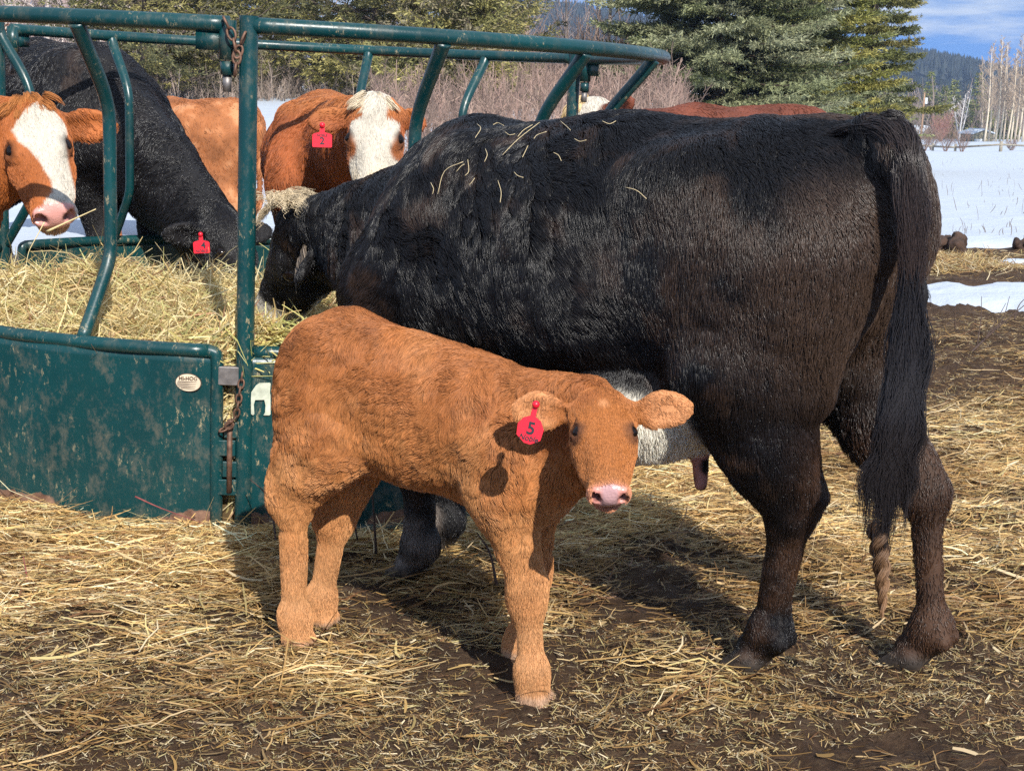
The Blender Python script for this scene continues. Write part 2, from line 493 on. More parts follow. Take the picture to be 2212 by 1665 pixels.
def grow_hair(name, B, n, root_r, colfn, mat, parent, dens=None, K=5, lift=0.35, curl=0.5, curl_scale=14, clump=0.03, clump_amt=0.5,
              len_gain=1.0, shag=None, seed=1, cvar=0.25, droop=0.25, tip=0.25):
    r = np.random.default_rng(seed)
    T = quads_to_tris(B.Q); V = B.V
    ar = 0.5 * np.linalg.norm(np.cross(V[T[:, 1]] - V[T[:, 0]], V[T[:, 2]] - V[T[:, 0]]), axis=1)
    if dens is not None: ar = ar * dens(V[T].mean(1))
    cs = np.cumsum(ar); ti = np.searchsorted(cs, r.random(n) * cs[-1]); ti = np.clip(ti, 0, len(T) - 1)
    u, v = r.random(n), r.random(n); fl = u + v > 1; u[fl], v[fl] = 1 - u[fl], 1 - v[fl]
    w = np.stack([1 - u - v, u, v], 1)
    mix = lambda A: (A[T[ti]] * (w[:, :, None] if A.ndim == 2 else w)).sum(1)
    p = mix(V); N = unit(mix(B.N)); F = mix(B.flow); L = mix(B.ln) * len_gain
    F = F - N * (F * N).sum(1)[:, None]
    Fn = np.linalg.norm(F, axis=1); F = unit(np.where(Fn[:, None] < 0.05, np.cross(N, [0.3, 0.5, 0.1]), F))
    S = np.cross(N, F)
    sh = np.ones(n) if shag is None else shag(p)
    ang = (vnoise(p, curl_scale, seed) * 1.1 + vnoise(p, curl_scale * 2.3, seed + 5) * 0.6) * curl * sh + r.normal(0, 0.24, n)
    D = F * np.cos(ang)[:, None] + S * np.sin(ang)[:, None]
    L = L * (0.65 + 0.5 * r.random(n)) * (1 + 0.35 * vnoise(p, curl_scale * 0.6, seed + 9) * sh)
    li = lift * (1 + 0.5 * vnoise(p, curl_scale * 0.8, seed + 3)) + r.normal(0, 0.06, n)
    t = np.linspace(0, 1, K)
    bend = (r.normal(0, 0.25, n) + 0.8 * vnoise(p, curl_scale * 1.4, seed + 21) * curl * sh)
    pts = np.empty((n, K, 3))
    for k, tt in enumerate(t):
        up = li * (tt - 0.55 * tt * tt)
        pts[:, k] = p + L[:, None] * (D * (tt * np.sqrt(np.clip(1 - li ** 2, 0.2, 1)))[:, None] + N * up[:, None] + np.cross(N, D) * (bend * tt * tt * 0.45)[:, None])
        pts[:, k, 2] -= droop * L * tt * tt
    pts[:, 0] -= N * 0.002
    if clump_amt:
        q = p + 0.35 * clump * np.stack([vnoise(p, 1.3 / clump, seed + a) for a in (31, 32, 33)], 1)
        for size, amt in ((clump, clump_amt), (clump * 0.34, clump_amt * 0.9)):
            ci = np.floor(q / size + 1000).astype(np.int64); key = (ci[:, 0] * 4001 + ci[:, 1]) * 4001 + ci[:, 2]
            _, inv, cnt = np.unique(key, return_inverse=True, return_counts=True)
            cen = np.zeros((len(cnt), K, 3)); np.add.at(cen, inv, pts); cen /= cnt[:, None, None]
            am = (amt * np.minimum(sh, 0.9) * (0.5 + 1.0 * r.random(len(cnt))[inv]))[:, None, None] * (t ** 1.3)[None, :, None]
            pts = pts + (cen[inv] - pts) * np.clip(am, 0, 0.92)
    c = colfn(p) * (1 + cvar * (r.random(n)[:, None] - 0.5) * 2)
    c = np.clip(c, 0.001, 1)
    hc = bpy.data.hair_curves.new(name)
    hc.add_curves([K] * n)
    hc.attributes['position'].data.foreach_set('vector', pts.astype(np.float32).ravel())
    rad = np.broadcast_to((root_r * (1 - (1 - tip) * t ** 1.5)).astype(np.float32), (n, K)) * (0.7 + 0.6 * r.random(n)[:, None])
    ra = hc.attributes.get('radius') or hc.attributes.new('radius', 'FLOAT', 'POINT')
    ra.data.foreach_set('value', np.ascontiguousarray(rad, np.float32).ravel())
    ca = hc.attributes.new('hair_color', 'FLOAT_COLOR', 'CURVE')
    cc = np.ones((n, 4), np.float32); cc[:, :3] = c
    ca.data.foreach_set('color', cc.ravel())
    o = bpy.data.objects.new(name, hc); COL.objects.link(o); o.parent = parent
    hc.materials.append(mat)
    return o

def hair_guides(name, guides, n, spread, root_r, col, mat, parent, seed=1, K=9, tipspread=1.0, wave=0.0, cvar=0.3):
    """locks of long hair that follow guide polylines (tail switch, poll tuft); guides: list of (points, radius along it, colour or colour pair)"""
    r = np.random.default_rng(seed)
    allp, allc = [], []
    for pts, rad, c in guides:
        G = smooth_path(pts, 8); s = np.linspace(0, 1, len(G))
        rad = np.interp(np.linspace(0, 1, K), np.linspace(0, 1, len(rad)), rad)
        m = max(3, int(n / len(guides)))
        t0 = r.random(m) * spread; t1 = np.clip(t0 + (1 - spread) * (0.75 + 0.3 * r.random(m)), 0, 1)
        off = unit(r.normal(size=(m, 3))) * np.sqrt(r.random(m))[:, None]
        ph = r.random(m) * 6.28
        pp = np.empty((m, K, 3))
        for k in range(K):
            t = t0 + (t1 - t0) * k / (K - 1)
            base = np.stack([np.interp(t, s, G[:, a]) for a in range(3)], 1)
            rk = np.interp(t, np.linspace(0, 1, K), rad) * (1 + (tipspread - 1) * (k / (K - 1)))
            pp[:, k] = base + off * rk[:, None]
            if wave: pp[:, k, 0] += wave * np.sin(ph + t * 26); pp[:, k, 2] += 0.3 * wave * np.sin(2 * ph + t * 31)
        c = np.asarray(c, float)
        cc = (c[0] + (c[1] - c[0]) * t0[:, None]) if c.ndim == 2 else np.broadcast_to(c, (m, 3))
        allp.append(pp); allc.append(np.clip(cc * (1 + cvar * (r.random((m, 1)) * 2 - 1)), 0.001, 1))
    pts = np.vstack(allp); c = np.vstack(allc); n = len(pts); t = np.linspace(0, 1, K)
    hc = bpy.data.hair_curves.new(name); hc.add_curves([K] * n)
    hc.attributes['position'].data.foreach_set('vector', pts.astype(np.float32).ravel())
    rad = np.broadcast_to((root_r * (1 - 0.7 * t ** 2)).astype(np.float32), (n, K))
    ra = hc.attributes.get('radius') or hc.attributes.new('radius', 'FLOAT', 'POINT')
    ra.data.foreach_set('value', np.ascontiguousarray(rad, np.float32).ravel())
    ca = hc.attributes.new('hair_color', 'FLOAT_COLOR', 'CURVE')
    cc = np.ones((n, 4), np.float32); cc[:, :3] = c; ca.data.foreach_set('color', cc.ravel())
    o = bpy.data.objects.new(name, hc); COL.objects.link(o); o.parent = parent; hc.materials.append(mat)
    return o

def skin_object(name, B, colfn, wetfn=None):
    c = colfn(B.V)
    o = mesh_np(name, B.V, B.Q, M_SKIN, True, None, pcol=np.clip(c, 0.001, 1))
    a = o.data.attributes.new('wet', 'FLOAT', 'POINT')
    a.data.foreach_set('value', (np.zeros(len(B.V)) if wetfn is None else wetfn(B.V)).astype(np.float32))
    return o

def uv_sphere(c, r, seg=20, rings=12):
    th = np.linspace(0, np.pi, rings + 1)[1:-1]; ph = np.linspace(0, 2 * np.pi, seg, endpoint=False)
    V = np.stack([np.outer(np.sin(th), np.cos(ph)), np.outer(np.sin(th), np.sin(ph)), np.outer(np.cos(th), np.ones(seg))], -1).reshape(-1, 3)
    V = np.vstack([V, [0, 0, 1], [0, 0, -1]]); nv = len(V)
    i = np.arange(rings - 2)[:, None] * seg; j = np.arange(seg)[None]; j2 = (j + 1) % seg
    Q = np.stack([i + j, i + seg + j, i + seg + j2, i + j2], -1).reshape(-1, 4)
    jj = np.arange(seg); jn = (jj + 1) % seg; b = (rings - 2) * seg
    T = np.vstack([np.stack([np.full(seg, nv - 2), jj, jn], 1), np.stack([np.full(seg, nv - 1), b + jn, b + jj], 1)])
    return V * np.asarray(r) + np.asarray(c), Q, T

def add_eyes(B, parent, k=0):
    for c, r in B.heads[k]['eyes']:
        V, Q, T = uv_sphere(c, r)
        mesh_np('eye', V, [Q, T], M_EYE, True, parent)

def text_mesh(name, body, size, mat, parent, origin, ex, ey, en, depth=0.0006, shear=0.0, bold=0.0):
    """lettering laid on a surface: origin = centre, ex = reading direction, ey = up, en = outward"""
    cu = bpy.data.curves.new(name, 'FONT'); cu.body = body; cu.size = size; cu.align_x = 'CENTER'; cu.align_y = 'CENTER'
    cu.extrude = depth; cu.shear = shear; cu.offset = bold
    tmp = bpy.data.objects.new('tmp', cu); COL.objects.link(tmp)
    dg = bpy.context.evaluated_depsgraph_get()
    me = bpy.data.meshes.new_from_object(tmp.evaluated_get(dg)); me.name = name
    bpy.data.objects.remove(tmp); bpy.data.curves.remove(cu)
    n = len(me.vertices); co = np.empty(n * 3, np.float32); me.vertices.foreach_get('co', co); co = co.reshape(-1, 3)
    w = np.asarray(origin) + co[:, :1] * np.asarray(ex) + co[:, 1:2] * np.asarray(ey) + co[:, 2:3] * np.asarray(en)
    me.vertices.foreach_set('co', w.astype(np.float32).ravel()); me.update()
    me.materials.clear(); me.materials.append(mat)
    o = bpy.data.objects.new(name, me); COL.objects.link(o); o.parent = parent
    return o

def plate(name, outline, origin, ex, ey, en, th, mat, parent, bend=0.0):
    """flat plate from a 2-D outline, thickness th, optionally bowed"""
    o2 = np.asarray(outline, float); n = len(o2)
    def pos(zz): return np.asarray(origin) + o2[:, :1] * ex + o2[:, 1:] * ey + (zz + bend * o2[:, :1] ** 2) * en
    V = np.vstack([pos(-th / 2), pos(th / 2), [np.asarray(origin) - en * th / 2 + ey * o2[:, 1].mean()], [np.asarray(origin) + en * th / 2 + ey * o2[:, 1].mean()]])
    j = np.arange(n); k = (j + 1) % n
    Q = np.stack([j, k, k + n, j + n], 1)
    T = np.vstack([np.stack([np.full(n, 2 * n), k, j], 1), np.stack([np.full(n, 2 * n + 1), j + n, k + n], 1)])
    return mesh_np(name, V, [Q, T], mat, False, parent)

def ear_tag(parent, at, ex, ey, en, w, h, number, lines, label, hexa=False, numpos=0.0, mud=False):
    """plastic ear tag: body hanging below a narrow neck at point 'at' (top), ex right, ey up, en outward"""
    ex, ey, en = unit(ex), unit(ey), unit(en)
    if hexa: ol = [(-0.09, 0.0), (0.09, 0.0), (0.10, -0.34), (0.34, -0.42), (0.5, -0.6), (0.46, -0.86), (0.12, -1.0), (-0.12, -0.99), (-0.46, -0.84), (-0.5, -0.58), (-0.34, -0.42), (-0.10, -0.34)]
    else: ol = [(-0.11, 0.0), (0.11, 0.0), (0.13, -0.36), (0.42, -0.42), (0.5, -0.48), (0.5, -0.96), (0.46, -1.0), (-0.46, -1.0), (-0.5, -0.96), (-0.5, -0.48), (-0.42, -0.42), (-0.13, -0.36)]
    ol = [(a * w, b * h) for a, b in ol]
    t = plate('ear_tag', ol, at, ex, ey, en, 0.003, M_TAG, parent)
    tag(t, label)
    o = np.asarray(at) + en * 0.0022
    text_mesh('number', number[0], number[1], M_INK, t, o + ey * number[2] * h + ex * number[3] * w, ex, ey, en, bold=number[1] * 0.02)
    for body, size, yy, sh in lines:
        text_mesh('lettering', body, size, M_INK, t, o + ey * yy * h, ex, ey, en, shear=sh, bold=size * 0.015)
    V, Q, T = uv_sphere(np.asarray(at) - ey * 0.06 * h + en * 0.003, 0.15 * w, 12, 8)
    mesh_np('button', V, [Q, T], M_TAG, True, t)
    return t

# ---- adult cow body, shared by every cow; the legs, neck and head are posed one by one
def cow_body(B, k=1.0, legs=None, shag=0.04, belly=0.0, gz=0.0):
    W = lambda s, t, z: B.W(s * k, t * k, z * k)
    back = -B.f * 0.75 + np.array([0, 0, -0.65]); down = np.array([0, 0, -1.0]) - B.f * 0.25
    B.el(W(0.80, 0, 0.968 - belly * 0.5), np.array([0.60, 0.37, 0.345 + belly]) * k, None, 0.1, back, shag)
    B.rc(W(0.32, 0, 1.02), W(1.18, 0, 0.93), 0.275 * k, 0.31 * k, 0.1, B.l, 1.08, down, shag)
    B.el(W(0.24, 0, 1.06), np.array([0.30, 0.27, 0.25]) * k, None, 0.1, down, shag * 0.7)
    B.rc(W(-0.03, 0, 1.225), W(0.12, 0, 1.245), 0.06 * k, 0.075 * k, 0.1, B.l, 1.2, -B.f * 0.8 + np.array([0, 0, -0.3]), shag * 0.7)
    B.rc(W(0.02, 0, 1.245), W(0.7, 0, 1.235), 0.075 * k, 0.085 * k, 0.14, B.l, 1.3, -B.f * 0.8 + np.array([0, 0, -0.3]), shag * 0.8)
    B.rc(W(0.7, 0, 1.225), W(1.22, 0, 1.21), 0.085 * k, 0.085 * k, 0.14, B.l, 1.2, -B.f * 0.8 + np.array([0, 0, -0.3]), shag)
    B.el(W(1.27, 0, 0.87), np.array([0.27, 0.28, 0.37]) * k, None, 0.1, down, shag)
    B.rc(W(1.44, 0, 0.86), W(1.46, 0, 0.68), 0.17 * k, 0.12 * k, 0.1, None, 1, down, shag)
    for sg in (-1, 1):
        B.el(W(0.42, sg * 0.215, 1.19), np.array([0.1, 0.08, 0.08]) * k, None, 0.12, down, shag * 0.7)
        B.el(W(0.0, sg * 0.12, 1.14), np.array([0.08, 0.08, 0.09]) * k, None, 0.1, down, shag * 0.5)
        B.rc(W(0.06, sg * 0.14, 1.05), W(0.10, sg * 0.15, 0.74), 0.14 * k, 0.09 * k, 0.1, None, 1, down, shag * 0.5)
        B.rc(W(0.20, sg * 0.17, 1.02), W(0.28, sg * 0.20, 0.75), 0.185 * k, 0.135 * k, 0.1, B.l, 0.8, down, shag * 0.7)
        B.rc(W(1.14, sg * 0.16, 1.17), W(1.42, sg * 0.20, 0.85), 0.12 * k, 0.13 * k, 0.1, B.l, 0.9, down, shag)
        B.rc(W(1.38, sg * 0.19, 0.86), W(1.32, sg * 0.18, 0.66), 0.13 * k, 0.105 * k, 0.08, None, 1, down, shag * 0.7)
    legs = legs or {}
    for sg, nm in ((-1, 'r'), (1, 'l')):
        lg = legs.get('h' + nm, (0.16, sg * 0.14)); s, t = lg[0], lg[1]; ho = lg[2] if len(lg) > 2 else 0.13; ss = lg[3] if len(lg) > 3 else 0.30
        rs = lg[4] if len(lg) > 4 else 1.0
        G = lambda s_, t_, z_: W(s_, t_, z_ + gz)
        hk = G(s - ho, sg * 0.02 + t * 0.95, 0.475); fe = G(s - 0.045, t, 0.135)
        md = W((ss + s - ho) / 2 - 0.005, (sg * 0.20 + t) / 2, 0.60 + gz * 0.5)
        B.rc(W(ss, sg * 0.20, 0.73), md, 0.135 * k, 0.105 * k * rs, 0.08, B.l, 0.85, None, shag * 0.6)
        B.rc(md, hk, 0.105 * k * rs, 0.060 * k * rs, 0.06, None, 1, down, shag * 0.45)
        B.rc(md * 0.45 + hk * 0.55 - B.f * 0.04 * k + np.array([0, 0, 0.03 * k]), hk - B.f * 0.058 * k * rs ** 3 + np.array([0, 0, 0.04 * k]), 0.042 * k * rs, 0.031 * k * rs, 0.04, None, 1, down, shag * 0.3)
        B.rc(hk, fe, 0.052 * k * rs, 0.038 * k * rs, 0.04, B.l, 0.88, None, shag * 0.26)
        B.el(fe, np.array([0.050, 0.047, 0.055]) * k, None, 0.04, down, shag * 0.3)
        B.rc(fe, G(s + 0.005, t, 0.065), 0.044 * k, 0.046 * k, 0.03, None, 1, down, shag * 0.3)
        for q in (-1, 1):
            B.rc(G(s + 0.0, t + q * 0.030, 0.05), G(s + 0.06, t + q * 0.036, 0.022), 0.038 * k, 0.022 * k, 0.008, None, 1, down, 0.003)
            B.el(G(s - 0.085, t + q * 0.03, 0.115), np.array([0.022, 0.018, 0.02]) * k, None, 0.015, down, 0.004)
        s, t = legs.get('f' + nm, (1.38, sg * 0.15))
        kn = G(s + 0.0, t * 1.02, 0.39); fe = G(s - 0.01, t, 0.13)
        B.rc(W(1.32, sg * 0.18, 0.66), kn, 0.10 * k, 0.060 * k, 0.06, None, 1, None, shag * 0.5)
        B.el(kn, np.array([0.064, 0.060, 0.075]) * k, None, 0.04, down, shag * 0.35)
        B.rc(kn, fe, 0.052 * k, 0.042 * k, 0.04, None, 1, None, shag * 0.3)
        B.el(fe, np.array([0.052, 0.05, 0.052]) * k, None, 0.04, down, shag * 0.4)
        B.rc(fe, G(s + 0.03, t, 0.065), 0.044 * k, 0.047 * k, 0.03, None, 1, down, shag * 0.3)
        for q in (-1, 1):
            B.rc(G(s + 0.025, t + q * 0.030, 0.05), G(s + 0.085, t + q * 0.036, 0.022), 0.038 * k, 0.022 * k, 0.008, None, 1, down, 0.003)

def cow_neck(B, poll, hup, hx, k=1.0, ln=0.035, base=(1.26, 0, 0.99), thick=1.0, lat=0.72, sag=0.0):
    """thick neck from the shoulders to the poll, crest line on top"""
    a = B.W(base[0] * k, base[1] * k, base[2] * k); b = np.asarray(poll, float)
    side = unit(np.cross(b - a, [0, 0, 1.0])) if abs(unit(b - a)[2]) < 0.95 else B.l
    hx = unit(hx); hup = unit(hup - hx * (hup @ hx)); bc = b + (0.10 * hx - 0.13 * hup) * k
    m = (a + bc) / 2 + np.array([0, 0, -sag])
    d = unit(b - a); fl = -d * 0.6 + np.array([0, 0, -0.8])
    B.rc(a, m, 0.255 * k * thick, 0.185 * k * thick, 0.1, side, lat, fl, ln)
    B.rc(m, bc, 0.185 * k * thick, 0.125 * k * thick, 0.1, side, lat * 1.05, fl, ln)
    B.rc(B.W(1.20 * k, 0, 1.20 * k), b + (0.04 * hx - 0.05 * hup) * k, 0.085 * k, 0.06 * k, 0.12, None, 1, fl, ln)
# ------------------------------------------------------------------ terrain
RC = np.array([-0.953, 5.978]); RR = 1.57               # hay feeder: ring centre and radius

def straw_cover(x, y):
    """how thickly straw lies on the ground, 0..1"""
    p = np.stack([x, y, 0 * x], 1)
    r = np.hypot(x - RC[0], y - RC[1])
    near = sstep(2.75, 1.7, r)
    mid = sstep(3.05, 3.7, y) * sstep(8.2, 6.5, y)
    n = fbm(p, 2.2, 41, 3)
    d = 0.13 + 0.55 * near + 0.30 * mid + 0.40 * n + 0.10 * fbm(p, 7.0, 42, 2)
    d = d - 0.08 * sstep(1.0, 1.6, x) * sstep(4.0, 5.0, y)
    d = d + 0.6 * np.exp(-((x - 2.6) / 1.6) ** 2 - ((y - 11.2) / 0.6) ** 2)
    return np.clip(d, 0.05, 1.0)

def terrain(x, y, fine=True):
    x = np.asarray(x, float); y = np.asarray(y, float)
    p = np.stack([x, y, 0 * x], 1)
    a = x / np.maximum(y, 1)
    zr = np.interp(y, [0, 12.3, 30, 60, 100, 150, 240, 500, 900, 4000], [0, 0, -0.66, -1.78, -3.23, -4.9, -8.05, -12, -14, -14])
    zl = np.interp(y, [0, 9, 13, 30, 45, 150, 4000], [0, 0, 0.08, 0.9, 1.1, 1.1, -10])
    w = sstep(0.10, 0.27, a)
    z = zl * (1 - w) + zr * w
    fade = np.clip(14 / np.maximum(y, 14), 0.2, 1)
    z = z + 0.035 * fbm(p, 0.7, 51, 2) * (1 - np.exp(-np.hypot(x - 0.3, y - 3.5) / 3)) * fade
    r = np.hypot(x - RC[0], y - RC[1])
    z = z - 0.03 * np.exp(-((r - 1.6) / 0.35) ** 2) + np.clip(-0.05 * (x + 0.95), -0.03, 0.08) * np.exp(-((r - 1.6) / 0.5) ** 2)
    if fine:
        nr = sstep(16, 10, y)
        z = z + nr * (0.020 * fbm(p, 4.5, 52, 3) + 0.018 * np.abs(fbm(p, 11, 53, 2)) + 0.010 * fbm(p, 30, 54, 2) + 0.011 * (1 - np.abs(fbm(p, 21, 55, 2))) * sstep(-0.3, 0.4, vnoise(p, 2.3, 56)))
    return z

def axis(lo, hi, step, far_lo, far_hi, g=1.14):
    a = list(np.arange(lo, hi + 1e-6, step)); s = step; v = hi
    while v < far_hi: s *= g; v += s; a.append(v)
    s = step; v = lo
    while v > far_lo: s *= g; v -= s; a.insert(0, v)
    return np.array(a)

def grid_mesh(xs, ys, zf):
    X, Y = np.meshgrid(xs, ys, indexing='xy'); x, y = X.ravel(), Y.ravel()
    V = np.stack([x, y, zf(x, y)], 1); nx = len(xs)
    i = np.arange(len(ys) - 1)[:, None] * nx; j = np.arange(nx - 1)[None]
    return V, np.stack([i + j, i + j + 1, i + nx + j + 1, i + nx + j], -1).reshape(-1, 4)

def mat_ground():
    m, n, l, b = mat_new('mud_and_chaff')
    tc = n.new('ShaderNodeTexCoord')
    def noise(scale, det, rough=0.6, stretch=None):
        nz = n.new('ShaderNodeTexNoise'); nz.inputs['Scale'].default_value = scale; nz.inputs['Detail'].default_value = det; nz.inputs['Roughness'].default_value = rough
        if stretch:
            mp = n.new('ShaderNodeMapping'); mp.inputs['Scale'].default_value = stretch; mp.inputs['Rotation'].default_value = (0, 0, 0.2)
            l.new(tc.outputs['Object'], mp.inputs['Vector']); l.new(mp.outputs[0], nz.inputs['Vector'])
        else: l.new(tc.outputs['Object'], nz.inputs['Vector'])
        return nz
    def ramp(src, stops):
        r = n.new('ShaderNodeValToRGB'); e = r.color_ramp.elements
        e[0].position, e[0].color = stops[0][0], (*stops[0][1], 1); e[1].position, e[1].color = stops[-1][0], (*stops[-1][1], 1)
        for p, c in stops[1:-1]:
            q = e.new(p); q.color = (*c, 1)
        l.new(src, r.inputs[0]); return r
    a = noise(7, 9, 0.7)
    mud = ramp(a.outputs['Fac'], [(0.28, (0.032, 0.017, 0.009)), (0.5, (0.085, 0.047, 0.026)), (0.72, (0.17, 0.105, 0.060))])
    f = noise(60, 3, 0.7, (0.5, 1.6, 1)); fm = ramp(f.outputs['Fac'], [(0.52, (0, 0, 0)), (0.64, (1, 1, 1))])
    g = noise(95, 4, 0.7); chaff = ramp(g.outputs['Fac'], [(0.3, (0.10, 0.06, 0.035)), (0.6, (0.24, 0.16, 0.085)), (0.8, (0.36, 0.26, 0.13))])
    big = noise(1.3, 4); bm = ramp(big.outputs['Fac'], [(0.3, (0.25, 0.25, 0.25)), (0.7, (0.95, 0.95, 0.95))])
    mul = n.new('ShaderNodeMath'); mul.operation = 'MULTIPLY'; l.new(fm.outputs[0], mul.inputs[0]); l.new(bm.outputs[0], mul.inputs[1])
    mx = n.new('ShaderNodeMix'); mx.data_type = 'RGBA'; l.new(mul.outputs[0], mx.inputs[0]); l.new(mud.outputs[0], mx.inputs[6]); l.new(chaff.outputs[0], mx.inputs[7])
    l.new(mx.outputs[2], b.inputs['Base Color']); b.inputs['Roughness'].default_value = 0.85; b.inputs['Specular IOR Level'].default_value = 0.25
    bp = n.new('ShaderNodeBump'); bp.inputs['Strength'].default_value = 1.0; bp.inputs['Distance'].default_value = 0.045
    h = noise(38, 9, 0.75); l.new(h.outputs['Fac'], bp.inputs['Height']); l.new(bp.outputs[0], b.inputs['Normal'])
    return m

def build_ground():
    V, Q = grid_mesh(axis(-2.6, 3.4, 0.018, -1800, 1800), axis(2.4, 8.0, 0.018, -12, 3500, 1.10), terrain)
    tag(mesh_np('ground', V, Q, mat_ground(), True), 'trampled brown mud yard strewn with straw', None, None, 'structure')

def snow_depth(x, y):
    p = np.stack([x, y, 0 * x], 1)
    n = fbm(p, 0.8, 61, 4); n2 = fbm(p, 2.6, 62, 3)
    edge = 9.6 + 2.85 * sstep(0.2, 2.2, x)
    m = sstep(-0.25, 0.6, (y - edge) * 0.8 + 0.35 * n + 0.12 * n2)
    m2 = sstep(0.0, 0.75, 1.05 - np.abs((y - 9.35 - 0.10 * (x - 3)) / 0.80) + 0.30 * n2 + 0.1 * n) * sstep(2.3, 2.8, x + 0.2 * n2)
    m3 = sstep(0.0, 0.5, 0.55 - np.hypot((x - 4.05) / 0.5, (y - 11.4) / 0.42) + 0.2 * n2)
    m4 = sstep(0.0, 0.5, 0.5 - np.hypot((x - 3.85) / 0.36, (y - 12.2) / 0.25) + 0.2 * n2)
    m5 = sstep(0.0, 0.5, 0.35 - np.hypot((x - 2.72) / 0.3, (y - 7.5) / 0.2) + 0.15 * n2) * 0.6
    return np.maximum.reduce([m, m2 * 0.75, m3 * 0.7, m4 * 0.7, m5])

def build_snow():
    xs = axis(-9, 6.5, 0.07, -1800, 1800, 1.12); ys = axis(7.2, 16, 0.05, 7.0, 1500, 1.10)
    def zf(x, y):
        p = np.stack([x, y, 0 * x], 1)
        f = np.clip(y / 30, 0.6, 6)
        return terrain(x, y, False) + 0.17 * snow_depth(x, y) - 0.085 + (0.018 * fbm(p, 1.1, 63, 3) + 0.006 * fbm(p, 5, 64, 2)) * f * 0.8 * (snow_depth(x, y) > 0.3)
    V, Q = grid_mesh(xs, ys, zf)
    keep = (V[Q][:, :, 0].max(1) > -1e9)
    m, n, l, b = mat_new('snow')
    b.inputs['Base Color'].default_value = (0.47, 0.52, 0.59, 1); b.inputs['Roughness'].default_value = 0.7; b.inputs['Specular IOR Level'].default_value = 0.25
    tc = n.new('ShaderNodeTexCoord'); nz = n.new('ShaderNodeTexNoise'); nz.inputs['Scale'].default_value = 2.2; nz.inputs['Detail'].default_value = 9; nz.inputs['Roughness'].default_value = 0.65
    l.new(tc.outputs['Object'], nz.inputs['Vector'])
    bp = n.new('ShaderNodeBump'); bp.inputs['Strength'].default_value = 0.5; bp.inputs['Distance'].default_value = 0.12
    l.new(nz.outputs['Fac'], bp.inputs['Height']); l.new(bp.outputs[0], b.inputs['Normal'])
    tag(mesh_np('snow', V, Q[keep], m, True), 'old wind crusted snow lying over the field', None, None, 'structure')

# ------------------------------------------------------------------ straw and hay
STRAW_COLS = np.array([(0.68, 0.46, 0.18), (0.80, 0.60, 0.31), (0.56, 0.36, 0.14), (0.90, 0.75, 0.48), (0.38, 0.22, 0.09), (0.64, 0.53, 0.24), (0.25, 0.13, 0.06)])
HAY_COLS = np.array([(0.72, 0.54, 0.24), (0.82, 0.67, 0.36), (0.56, 0.46, 0.19), (0.80, 0.70, 0.42), (0.50, 0.36, 0.16), (0.50, 0.48, 0.20), (0.42, 0.24, 0.13)])
M_STRAW = mat_attr('straw', 0.55, 0.35, translucent=0.25)

def ribbons(P0, D, Nn, Ln, Wd, curve, r, K=4, kink=0.0):
    """thin blades: start points P0, directions D, face normals Nn"""
    n = len(P0); S = unit(np.cross(Nn, D)); t = np.linspace(-0.5, 0.5, K)
    pts = P0[:, None] + D[:, None] * (t[None, :, None] * Ln[:, None, None])
    cv = (t ** 2 - 0.08)[None, :, None]
    pts = pts + cv * (curve[:, None, None] * S[:, None]) * Ln[:, None, None] + cv * (r.normal(0, 0.12, n) * Ln)[:, None, None] * Nn[:, None]
    if kink:
        kk = r.normal(0, kink, (n, K)) * Ln[:, None]; pts = pts + kk[:, :, None] * S[:, None]
    wd = Wd[:, None] * np.array([0.75] + [1.0] * (K - 2) + [0.5])[None]
    V = np.stack([pts - S[:, None] * wd[..., None], pts + S[:, None] * wd[..., None]], 2)      # n,K,2,3
    V = V.reshape(-1, 3); b = np.arange(n)[:, None] * (2 * K) + np.arange(K - 1)[None] * 2
    F = np.stack([b, b + 1, b + 3, b + 2], -1).reshape(-1, 4)
    return V, F

